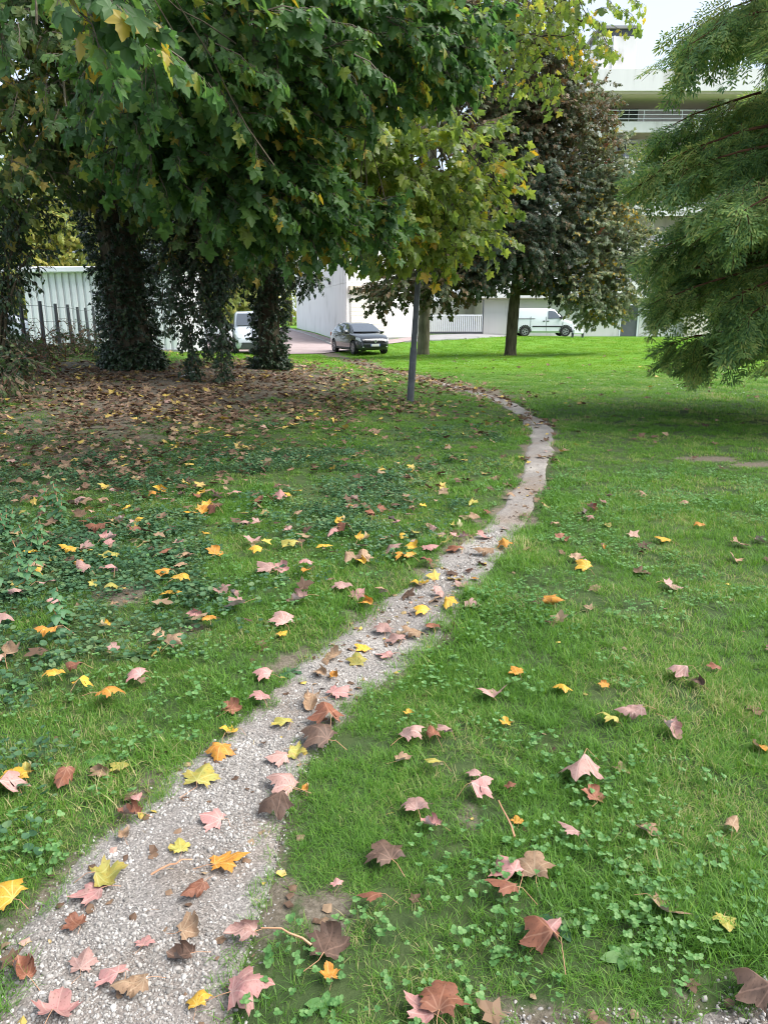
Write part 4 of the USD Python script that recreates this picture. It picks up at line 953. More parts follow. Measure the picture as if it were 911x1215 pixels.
for q in HUB3:
    obj('bough', tube(curve(on3(4.6), q, .45, 9, .06, np.random.default_rng(3)), np.linspace(.13, .055, 9), 8), M['bark_grey'], T3, smooth=60)
KW3 = dict(n=12, size=.108, length=.36, hang=.85, half=_MID)
crown(T3, M['leaf_maple'], bl3t, KW3, (.9, 1.3), 7)
limbs(T3, on3, bl3 + bl3t, M['bark'], .016, 3, .15, 4, .09, .1, HUB3)
# the boughs in view: the 300 largest leaves are single parts, the others one mass
rr3 = np.random.default_rng(33)
P3, D3 = blob_points(bl3, rr3, .4)
dr3 = D3 * [1, 1, .3] + rr3.normal(0, .3, D3.shape); dr3[:, 0] += .55; dr3[:, 2] -= .42
R3 = frame_of(dr3, rr3.normal(0, .3, len(P3))); S3 = rr3.uniform(.85, 1.2, len(P3)); K3 = rr3.integers(0, 4, len(P3))
lists = [twig(70 + k, leaf_list=True, **KW3) for k in range(4)]
order = np.argsort(np.linalg.norm(P3 - [0, 0, EYE], axis=1))
single, made = order[:26], 0
for i in single:
    for (p, R, s) in lists[K3[i]]:
        if made < 297:
            q = obj('leaf', leaf_geo(R3[i].apply(p) * S3[i] + P3[i], R3[i] * R, s * S3[i], _MID, rr3.uniform(.1, .35), rr3.uniform(.05, .35)), M['leaf_maple'], T3, smooth=False); set_tone(q, np.full(len(_MID) * 2 - 1, rr3.random())); made += 1
stems3 = []
for i in single:
    st_ = twig(70 + K3[i], **KW3)[1]
    stems3.append(trimesh.Trimesh(xf(st_.vertices, R3[i], S3[i], P3[i]), st_.faces, process=False))
tag(obj('twigs', trimesh.util.concatenate(stems3), M['twig'], T3, smooth=False), kind='stuff')
rest = order[26:]
tag(instancer('/World/maple_tree/crown', proto(M['leaf_maple'], range(70, 74), **KW3), P3[rest], R3[rest], S3[rest], K3[rest]), kind='stuff')

# two trees on the far lawn
b4 = at(502, 421)
T4 = thing('park_tree', 'tree with brown-tinged leaves and a pale brown trunk, just beyond the lamp post', 'tree', (0, 0, 0))
on4 = trunk(T4, [b4 + (0, 0, -.3), b4 + (0, 0, .3), b4 + (.05, 0, 2.6), b4 + (.2, 0, 6), b4 + (.4, 0, 11), b4 + (.5, 0, 15)], [.36, .27, .24, .2, .14, .05], M['bark_grey'], 12, .05, 4)
bl4 = [B(478, 334, 30.5, (1.1, 1.1, .8), 90), B(530, 332, 30, (1.0, 1.0, .7), 80), B(450, 345, 31, (.6, .8, .6), 40), B(562, 312, 30.5, (1.1, 1, .9), 90), B(500, 290, 31, 1.6, 130), B(560, 270, 31.5, 1.8, 130), B(540, 170, 31, 2.4, 230), B(610, 120, 31.5, 2.2, 220), B(560, 80, 31, 2.6, 230), B(630, 50, 31, 1.8, 120), B(600, 180, 31.5, 1.8, 150), B(520, 30, 31, 2.6, 170), B(580, -20, 31, 2.8, 140), B(640, 110, 31, 1.5, 90)]
crown(T4, M['leaf_brown'], bl4, dict(n=12, size=.15, length=.6, hang=.9), (.9, 1.4), 9)
limbs(T4, on4, bl4, M['bark'], .10, 4, .25, 6, .12, zmin=2.5)
b5 = at(605, 422)
T5 = thing('park_tree', 'round-headed tree with blue-green leaves and a straight trunk before the white van', 'tree', (0, 0, 0))
on5 = trunk(T5, [b5 + (0, 0, -.3), b5 + (0, 0, .3), b5 + (.1, 0, 2.4), b5 + (.3, 0, 5), b5 + (.8, 0, 9), b5 + (1.1, 0, 12)], [.34, .24, .215, .18, .12, .04], M['bark'], 12, .05, 5)
bl5 = [B(590, 275, 30.5, 1.9, 230), B(565, 240, 30.5, 1.5, 150), B(640, 235, 30.5, 1.8, 220), B(600, 302, 30.2, (1.5, 1.4, 1.0), 170), B(645, 288, 30.5, 1.4, 150), B(560, 292, 30.4, (1.3, 1.2, 1.0), 120), B(610, 195, 31, 1.7, 190), B(660, 328, 30.3, (.7, .7, .5), 50), B(572, 328, 30.0, (.7, .7, .4), 50)]
bl5b = [B(650, 150, 31.5, 1.6, 170), B(690, 130, 31.5, 1.3, 120), B(690, 175, 31, 1.3, 110), B(655, 105, 32, 1.3, 100), B(620, 130, 31.5, 1.6, 130)]
bl5c = [B(700, 215, 31.5, 1.3, 170), B(705, 270, 31, 1.4, 190), B(690, 330, 30.8, 1.3, 170), B(728, 300, 31, 1.2, 140), B(708, 362, 30.8, (.9, .9, .5), 70), B(665, 275, 31.5, 1.2, 70), B(732, 245, 31.2, 1.1, 130), B(718, 190, 31.5, 1.2, 130), B(738, 215, 31.5, 1.0, 100), B(742, 335, 30.8, 1.0, 110), B(748, 285, 31, .9, 90), B(722, 355, 30.8, .9, 80), B(680, 85, 33, 1.2, 70)]
crown(T5, M['leaf_blue'], bl5, dict(n=12, size=.14, length=.5, hang=1.0), (.9, 1.3), 11, .6)
crown(T5, M['leaf_brown'], bl5b, dict(n=11, size=.14, length=.5, hang=.9), (.8, 1.25), 12)
crown(T5, M['leaf_pale'], bl5c, dict(n=11, size=.13, length=.5, hang=.8), (.8, 1.25), 13)
limbs(T5, on5, bl5 + bl5b + bl5c, M['bark'], .09, 5, .25, 6, .12, zmin=2.5)

# trees beyond the shed and the road
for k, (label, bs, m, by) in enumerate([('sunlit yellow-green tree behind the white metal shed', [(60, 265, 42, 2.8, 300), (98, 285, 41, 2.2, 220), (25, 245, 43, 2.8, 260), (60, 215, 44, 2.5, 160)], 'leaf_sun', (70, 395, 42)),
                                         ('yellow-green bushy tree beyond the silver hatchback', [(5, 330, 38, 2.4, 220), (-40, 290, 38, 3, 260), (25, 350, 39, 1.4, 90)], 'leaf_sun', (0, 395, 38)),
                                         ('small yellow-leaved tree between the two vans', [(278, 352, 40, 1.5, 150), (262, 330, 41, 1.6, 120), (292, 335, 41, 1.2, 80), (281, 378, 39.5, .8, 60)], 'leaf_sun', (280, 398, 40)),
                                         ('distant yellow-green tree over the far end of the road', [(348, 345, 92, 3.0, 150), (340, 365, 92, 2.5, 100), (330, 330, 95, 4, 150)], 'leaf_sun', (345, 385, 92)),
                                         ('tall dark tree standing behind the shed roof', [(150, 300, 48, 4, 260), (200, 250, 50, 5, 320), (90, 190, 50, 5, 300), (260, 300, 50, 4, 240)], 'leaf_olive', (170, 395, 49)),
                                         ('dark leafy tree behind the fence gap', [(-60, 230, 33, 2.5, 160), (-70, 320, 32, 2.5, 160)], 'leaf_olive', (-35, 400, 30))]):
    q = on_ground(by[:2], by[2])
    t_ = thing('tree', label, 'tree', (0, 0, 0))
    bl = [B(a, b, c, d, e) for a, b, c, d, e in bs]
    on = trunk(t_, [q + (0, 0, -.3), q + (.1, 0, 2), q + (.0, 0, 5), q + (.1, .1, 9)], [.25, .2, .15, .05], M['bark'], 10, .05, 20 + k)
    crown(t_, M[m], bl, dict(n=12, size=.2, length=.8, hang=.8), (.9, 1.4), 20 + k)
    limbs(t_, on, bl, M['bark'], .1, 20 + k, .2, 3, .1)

# ivied bush and brambles along the fence
def bush(name, label, catg, bs, m, stem_from, kw, seed, group=None, sc=(.8, 1.25)):
    t_ = thing(name, label, catg, (0, 0, 0), group=group)
    bl = [B(*b) for b in bs]
    r = np.random.default_rng(2000 + seed)
    for b in bl:
        q = stem_from + np.array([r.normal(0, .12), r.normal(0, .12), -.1])
        obj('stem', tube(curve(q, b[0], .15, 7, .06, r), np.linspace(.04, .012, 7), 6), M['bark'], t_, smooth=60)
    crown(t_, M[m], bl, kw, sc, seed, name='foliage', shell=.2)
    return t_
q0 = at(-6, 452)
bush('ivied_bush', 'dark ivied bush at the near end of the stake fence', 'bush', [(8, 425, q0[1], (.22, .22, .35), 70), (-8, 400, q0[1], (.3, .3, .5), 80), (5, 320, q0[1], (.5, .5, .5), 90), (25, 255, q0[1], (.6, .6, .45), 80), (-20, 350, q0[1], (.5, .5, .6), 100), (-10, 270, q0[1], (.7, .7, .6), 110), (38, 300, q0[1], (.2, .2, .15), 14)], 'leaf_ivy', q0, dict(n=9, size=.085, length=.3, half=OVAL, hang=.7), 41)
for k, (px, py, w, n, lab) in enumerate([(20, 443, .8, 60, 'low bramble clump at the foot of the first fence stake'), (62, 428, .8, 60, 'bramble tangle between the second and third stakes'), (95, 420, .9, 70, 'brown-tinged bramble mass in the middle of the stake row'), (125, 425, .6, 50, 'green bramble growing against the thickest trunk'), (-10, 470, .8, 70, 'dark bramble patch at the shaded lawn edge')]):
    q = at(px, py)
    t_ = thing('bramble', lab, 'bramble', (0, 0, 0), group='brambles along the stake fence')
    bl = [(q + (np.random.default_rng(k * 9 + j).normal(0, w * .45), np.random.default_rng(k * 9 + j + 4).normal(0, .3), .18 + .16 * j), (w * .5, .4, .26), n // 2) for j in range(3)]
    r = np.random.default_rng(2100 + k)
    for j in range(7):
        e = q + np.array([r.normal(0, w * .5), r.normal(0, .3), r.uniform(.5, 1.0)])
        obj('cane', tube(curve(q + (r.normal(0, .2), r.normal(0, .1), -.05), e, .3, 7, .05, r), np.linspace(.009, .004, 7), 4), M['bark_red'], t_, smooth=60)
    crown(t_, M['leaf_bramble'], bl, dict(n=8, size=.075, length=.3, half=OVAL, hang=.6), (.8, 1.3), 45 + k, .2, 'foliage', .2)

# the conifer
def frond(seed):
    """a flat feathery spray along +x"""
    r = np.random.default_rng(2500 + seed)
    L = .46; n = 9; parts = []
    def strip(a, d, l, w, nrm):
        side = np.cross(nrm, d); side /= np.linalg.norm(side) + 1e-9
        m_ = a + d * l * .55
        v = np.array([a - side * w * .3, a + side * w * .3, m_ + side * w, a + d * l, m_ - side * w]); return v, np.array([(0, 1, 2), (0, 2, 4), (4, 2, 3)])
    for k in range(n):
        t = (k + .6) / n; p = np.array([L * t, 0, -.22 * L * t * t])
        for s in (-1, 1):
            l = L * .46 * (math.sin(math.pi * min(1, t * .85 + .14)) ** .7) * r.uniform(.65, 1.2)
            a = r.uniform(.6, 1.0); d = np.array([math.cos(a), s * math.sin(a), -.25 + r.normal(0, .15)]); d /= np.linalg.norm(d)
            nrm = np.array([r.normal(0, .2), s * .3, 1.0])
            m_ = max(2, int(l / .042))
            for j in range(m_):
                u = j / m_; q = p + d * (.012 + l * u) + np.array([0, 0, -.16 * l * u * u])
                for s2 in (-1, 1):
                    a2 = a * s + s2 * r.uniform(.45, .85)
                    e = np.array([math.cos(a2), math.sin(a2), -.3 + r.normal(0, .2)])
                    parts.append(strip(q, e / np.linalg.norm(e), r.uniform(.055, .095) * (1 - .45 * u), .0098, nrm))
            parts.append(strip(p + d * l * .9, d, .07, .0088, nrm))
    v, f = merge(parts)
    stem = tube([(0, 0, 0), (L * .5, 0, -.04), (L, 0, -.16)], [.005, .004, .001], 4, False)
    return [((v, f), M['frond'], False), (stem, M['bark_red'], False)]
CT = np.array([6.95, 11.3, float(height(6.95, 11.3))])
T6 = thing('conifer', 'feathery green conifer with drooping sprays down to the lawn', 'conifer tree', (0, 0, 0))
on6 = trunk(T6, [CT + (0, 0, -.3), CT + (0, 0, .4), CT + (.05, 0, 4), CT + (.1, 0, 8), CT + (.1, 0, 12)], [.36, .27, .21, .13, .03], M['bark_red'], 14, .05, 6)
rc = np.random.default_rng(61)
FP, FD, FR, FS = [], [], [], []
for k in range(120):
    z = 1.2 + 10.2 * (k + rc.random()) / 120
    az = rc.uniform(-math.pi, math.pi) if k % 3 else math.pi * (.70 + .6 * ((k * .618) % 1.0)) + rc.normal(0, .06)
    Lb = (2.75 * (1 - max(0, z - 5.6) / 8) if z > 1.6 else 2.5) * rc.uniform(.84, 1.06)
    if 1.0 < z < 2.3: Lb *= .9
    if 2.6 <= z < 4.2: Lb *= 1.04
    d = np.array([math.cos(az), math.sin(az), 0]); t = np.linspace(0, 1, 9)
    p = on6(z)[None] + d * (Lb * t)[:, None]; p[:, 2] += Lb * (.28 * t - .42 * t ** 2) + (t > .85) * .03
    p[1:] += np.cumsum(rc.normal(0, .025, (8, 3)), 0)
    p[:, 2] = np.maximum(p[:, 2], CT[2] + .8)
    obj('limb', tube(p, np.linspace(.05, .008, 9) * (1.1 - z / 16), 6), M['bark_red'], T6, smooth=60)
    n = int((46 if z > 2.0 else 26) * Lb / 2.4)
    tt = 1 - rc.random(n) ** 1.5 * .72
    q = np.stack([np.interp(tt, t, p[:, i]) for i in range(3)], 1) + rc.normal(0, .07, (n, 3)) - [0, 0, .05]
    s = rc.choice([-1, 1], n); side = np.array([-d[1], d[0], 0])
    dirs = d * rc.uniform(.5, 1.1, n)[:, None] + side * (s * rc.uniform(.1, 1.5, n) * (1.2 - tt * .6))[:, None] + rc.normal(0, .3, (n, 3)); dirs[:, 2] = -rc.uniform(.1, 1.5, n)
    FP.append(q); FD.append(dirs); FS.append(rc.uniform(.75, 1.45, n)); FR.append(rc.normal(0, .6, n))
FP, FD, FS, FR = np.vstack(FP), np.vstack(FD), np.concatenate(FS), np.concatenate(FR)
RF = frame_of(FD, FR); KF = rc.integers(0, 5, len(FP))
tag(instancer('/World/conifer/crown', [frond(k) for k in range(5)], FP, RF, FS, KF), kind='stuff')
dk = rc.choice(len(FP), 260, replace=False)                           # dead russet twigs inside
ddr = []
for i in dk:
    h = on6(FP[i][2]); q = h + (FP[i] - h) * .6
    for j in range(5):
        ddr.append(tube(curve(q, q + rc.normal(0, .16, 3) + (0, 0, -.12), 0, 4, .02, rc), [.006, .005, .004, .002], 3, False))
tag(obj('dead_twigs', trimesh.util.concatenate(ddr), M['frond_dry'], T6, smooth=False), kind='stuff')

# ------------------------------------------------------------------ ground cover
def wedge(n, y0, y1, r, side=.58, extra=1.1):
    """even scatter over the part of the lawn between two distances that the view and its neighbourhood take in"""
    u = r.random(n)
    a, b = side, extra
    A = lambda y: a * y * y / 2 + b * y
    s = A(y0) + u * (A(y1) - A(y0))
    y = (-b + np.sqrt(b * b + 2 * a * s)) / a
    x = (r.random(n) * 2 - 1) * (a * y + b)
    return x, y
def wedge_area(y0, y1, side=.58, extra=1.1):
    A = lambda y: side * y * y / 2 + extra * y
    return 2 * (A(y1) - A(y0))
def tuft(seed, n, rad, h, w, lean=.5, seg=3):
    r = np.random.default_rng(3000 + seed)
    parts = []
    for _ in range(n):
        a, d = r.random() * 6.28, rad * math.sqrt(r.random())
        p = np.array([math.cos(a) * d, math.sin(a) * d, -.008])
        b = r.random() * 6.28; L = h * r.uniform(.55, 1.25); le = lean * r.uniform(.3, 1.7)
        u = np.array([math.cos(b), math.sin(b), 0]); s = np.array([-u[1], u[0], 0]) * w * r.uniform(.7, 1.2)
        vs = []
        for k in range(seg + 1):
            t = k / seg
            c = p + u * L * le * t ** 1.7 + np.array([0, 0, L * (t - .35 * le * t * t)])
            vs += [c] if k == seg else [c - s * (1 - .55 * t), c + s * (1 - .55 * t)]
        f = []
        for k in range(seg - 1):
            f += [(2 * k, 2 * k + 1, 2 * k + 3), (2 * k, 2 * k + 3, 2 * k + 2)]
        f.append((2 * seg - 2, 2 * seg - 1, 2 * seg))
        parts.append((np.array(vs), np.array(f)))
    return merge(parts)
def disc_leaf(p, r_, tilt, az, notch=.0, n=7):
    a = np.linspace(0, 2 * np.pi, n, endpoint=False)
    rr = r_ * (1 - notch * (np.abs(a - np.pi) < .3))
    v = np.vstack([np.stack([np.cos(a) * rr + r_ * .9, np.sin(a) * rr, .12 * r_ * np.cos(2 * a)], 1), [[r_ * .9, 0, -.22 * r_]]])
    R = Rot.from_euler('zy', [az, tilt]) if np.isscalar(az) else None
    return R.apply(v) + p, np.array([(j, (j + 1) % n, n) for j in range(n)])
def clover(seed, n=10, rad=.075, size=.0050):
    r = np.random.default_rng(3200 + seed); parts = []
    for _ in range(n):
        a, d = r.random() * 6.28, rad * math.sqrt(r.random()); h = r.uniform(.018, .05)
        p = np.array([math.cos(a) * d, math.sin(a) * d, h]); a0 = r.random() * 6.28; s = size * r.uniform(.7, 1.3); tl = r.normal(.15, .2)
        for k in range(3):
            parts.append(disc_leaf(p, s, tl, a0 + k * 2.094, .2))
        parts.append((np.array([p + (.0008, 0, 0), p - (.0008, 0, 0), (p[0] * .8, p[1] * .8, -.01)]), np.array([(0, 1, 2)])))
    return merge(parts)
def creeping(seed, n=16, rad=.09, size=.0095):
    r = np.random.default_rng(3300 + seed); parts = []
    for _ in range(n):
        a, d = r.random() * 6.28, rad * math.sqrt(r.random()); h = r.uniform(.012, .065)
        p = np.array([math.cos(a) * d, math.sin(a) * d, h]); s = size * r.uniform(.6, 1.45)
        parts.append(disc_leaf(p, s, r.normal(.2, .3), r.random() * 6.28, .45, 9))
        parts.append((np.array([p + (.001, 0, 0), p - (.001, 0, 0), (p[0] * .7, p[1] * .7, -.01)]), np.array([(0, 1, 2)])))
    return merge(parts)
def scatter(name, label, protos, x, y, r, sc, dz=0.0, tiltn=.12, kind='stuff', catg=None, z=None):
    n = len(x)
    z = height(x, y) + dz if z is None else z
    R = Rot.from_euler('zyx', np.stack([r.random(n) * 6.283, r.normal(0, tiltn, n), r.normal(0, tiltn, n)], 1))
    p = instancer('/World/' + name, protos, np.stack([x, y, z], 1), R, sc, r.integers(0, len(protos), n))
    tag(p, label, catg, None, kind)
    return p
rg = np.random.default_rng(81)
def grass_density(x, y):
    """share of the full sward that stands at a place: thin on bare earth, in litter shade and on the path"""
    pin = path_in(x, y); p = np.stack([x, y, np.zeros_like(x)], -1)
    n = meshkit.fbm(p * 3.1, 3, 61)
    d = np.clip(1.1 - soil_mask(x, y) * 1.15, .0, 1) * np.clip((n - .18) * 2.6, .25, 1)
    d = np.where(pin > .0, np.where(y > 6, 0, np.clip(.10 - pin, 0, .1) * 4.5), np.where((y > 6) & (pin > -.07), d * .3, d))
    lf = np.clip((left_of_path(x, y) - .6) / 1.2, 0, 1) * np.clip((9.5 - y) / 3, 0, 1) * (meshkit.fbm(p * 1.1, 2, 66) > .42)
    return np.where(pin > 0, d, d * (1 - .7 * lf) * (1 - .6 * litter_mask(x, y))), lf
def on_lawn(x, y):
    """away from roads, walls and trunks"""
    ok = np.ones(len(x), bool)
    pts = shapely.points(x, y)
    for poly in (ROADP, [(1.35, 46.5), (5.0, 46.6), (8.4, 49.6), (8.4, 53.9), (2.7, 53.9)], [(8.3, 49.6), (8.3, 58), (60, 58), (60, 50.0), (14.5, 50.2), (13.8, 49.7)]):
        ok &= ~shapely.contains(Polygon(poly), pts)
    return ok
X, Y, SC, KI = [], [], [], []
for y0, y1, dens, ks, s0 in ((.75, 3.2, 1900, (0, 6), .95), (3.2, 6.5, 1000, (0, 6), 1.12), (6.5, 12, 220, (6, 9), 1.0), (12, 22, 80, (6, 9), 1.4), (22, 36, 18, (9, 12), 1.0), (36, 54, 9, (9, 12), 1.3)):
    n = int(wedge_area(y0, y1) * dens)
    x, y = wedge(n, y0, y1, rg)
    d, lf = grass_density(x, y)
    k = (rg.random(n) < d) & on_lawn(x, y)
    x, y = x[k], y[k]; m = len(x)
    p = np.stack([x, y, np.zeros(m)], -1)
    tall = .64 + .8 * np.clip(meshkit.fbm(p * 1.6, 3, 71) - .35, 0, .5) + .55 * np.exp(-np.abs(path_in(x, y) + .14) / .12) * (meshkit.fbm(p * 1.1, 2, 75) > .5)
    X.append(x); Y.append(y); SC.append(s0 * tall * rg.uniform(.75, 1.2, m)); KI.append(rg.integers(ks[0], ks[1], m))
X, Y, SC, KI = map(np.concatenate, (X, Y, SC, KI))
gp = [[(tuft(k, 18, .045, .056, .0016, .85), M['grass'], False)] for k in range(6)] + [[(tuft(10 + k, 26, .085, .062, .0030, .85), M['grass'], False)] for k in range(3)] + [[(tuft(20 + k, 34, .26, .075, .007, .6, 2), M['grass_far'], False)] for k in range(3)]
n = len(X)
tag(instancer('/World/grass', gp, np.stack([X, Y, height(X, Y)], 1), Rot.from_euler('zyx', np.stack([rg.random(n) * 6.283, rg.normal(0, .1, n), rg.normal(0, .1, n)], 1)), SC, KI), 'short green lawn grass on both sides of the path', 'grass', None, 'stuff')
print('tufts', n)
# clover over the sunny side
n = int(wedge_area(.8, 8) * 135)
x, y = wedge(n, .8, 8, rg); p = np.stack([x, y, np.zeros(n)], -1)
dens = np.clip((meshkit.fbm(p * 1.3, 3, 91) - .34) * 3, 0, 1) * np.where(left_of_path(x, y) > 0, .35, 1.0) * np.clip(1.1 - soil_mask(x, y) * 1.3, 0, 1) * (path_in(x, y) < -.06)
k = rg.random(n) < dens
scatter('clover', 'small pale green clover leaves growing through the lawn', [[(clover(s), M['clover'], False)] for s in range(5)], x[k], y[k], rg, rg.uniform(.8, 1.35, k.sum()), catg='clover')
# creeping ground ivy on the shaded side
n = int(wedge_area(.9, 11) * 240)
x, y = wedge(n, .9, 11, rg); d, lf = grass_density(x, y); p = np.stack([x, y, np.zeros(n)], -1)
dens = np.clip(lf * .66 + .2 * (left_of_path(x, y) > .2) * (meshkit.fbm(p * 2.1, 3, 97) > .52), 0, 1) * np.clip(1.25 - soil_mask(x, y), 0, 1) * (path_in(x, y) < -.1) * (1 - .6 * litter_mask(x, y))
k = rg.random(n) < dens
scatter('ground_ivy', 'low round-leaved ground ivy carpeting the shaded side of the path', [[(creeping(s), M['ground_ivy'], False)] for s in range(5)], x[k], y[k], rg, rg.uniform(.7, 1.45, k.sum()), catg='ground ivy')
# loose stones on the path
def pebble(seed):
    r = np.random.default_rng(3500 + seed); m = trimesh.creation.icosphere(1, 1.0); v = np.array(m.vertices)
    v = v * (1 + .3 * (meshkit.noise(v * 1.6 + seed * 7, seed)[:, None] - .5) * 2) * [1, r.uniform(.6, .95), r.uniform(.45, .75)]
    return (v, m.faces)
n = int(wedge_area(.6, 2.6, .5, .4) * 26000 + wedge_area(2.6, 5.5, .45, .3) * 6500)
n1 = int(wedge_area(.6, 2.6, .5, .4) * 26000)
x1, y1 = wedge(n1, .6, 2.6, rg, .5, .4); x2, y2 = wedge(n - n1, 2.6, 5.5, rg, .45, .3)
x, y = np.concatenate([x1, x2]), np.concatenate([y1, y2])
pin = path_in(x, y); p = np.stack([x, y, np.zeros(n)], -1)
k = (rg.random(n) < np.clip(.25 + pin * 6, 0, 1) * np.clip((meshkit.fbm(p * 2.2, 3, 111) - .22) * 3.2, .12, 1)) & (pin > -.07)
x, y, pin = x[k], y[k], pin[k]
zs = height(x, y) + np.where(pin > .02, np.minimum(pin * .12, .012) - .0078, -.002)
sz = np.exp(rg.normal(math.log(.0034), .42, len(x))).clip(.0015, .010) * np.where(y > 2.6, 1.15, 1)
scatter('gravel', 'loose pale gravel stones strewn over the path', [[(pebble(s), M['stone'], 40)] for s in range(7)], x, y, rg, sz, tiltn=.5, catg='gravel', z=zs)
print('stones', len(x))

# ------------------------------------------------------------------ fallen leaves
LEAF = [dry_leaf(s) for s in range(16)]
KINDS = stage.CreateClassPrim('/World/leaf_kind')
def leaf_class(shape, tone):
    path = '/World/leaf_kind/%s_%03d' % (tone, shape)
    if not stage.GetPrimAtPath(path):
        UsdGeom.Xform.Define(stage, path)
        v, f, uv, st_ = LEAF[shape]
        prim_uv(usdkit.mesh(stage, path + '/blade', (v, f), M['dry_' + tone], True).GetPrim(), uv)
        usdkit.mesh(stage, path + '/stalk', st_, M['stalk'], True)
    return path
SURF = lambda x, y: float(height(x, y)) + (.012 if float(path_in(np.array([x]), np.array([y]))[0]) > .04 else .046 if float(left_of_path(np.array([x]), np.array([y]))[0]) > .5 and y < 9 else .024)
def put_leaf(x, y, size, tone, shape, yaw, label, group=None, lift=0.0, tilt=(0, 0), flip=False):
    path = numbered('/World/fallen_leaf')
    xf_ = UsdGeom.Xform.Define(stage, path)
    xf_.AddTranslateOp().Set(Gf.Vec3d(x, y, SURF(x, y) + lift + (size * .12 if flip else 0)))
    xf_.AddRotateZOp().Set(float(yaw)); xf_.AddRotateXOp().Set(float(tilt[0]) + (180 if flip else 0)); xf_.AddRotateYOp().Set(float(tilt[1])); xf_.AddScaleOp().Set(Gf.Vec3f(size, size, size))
    pr = xf_.GetPrim()
    pr.GetReferences().AddInternalReference(leaf_class(shape, tone)); pr.SetInstanceable(True)
    tag(pr, label, 'leaf', group)
    return pr
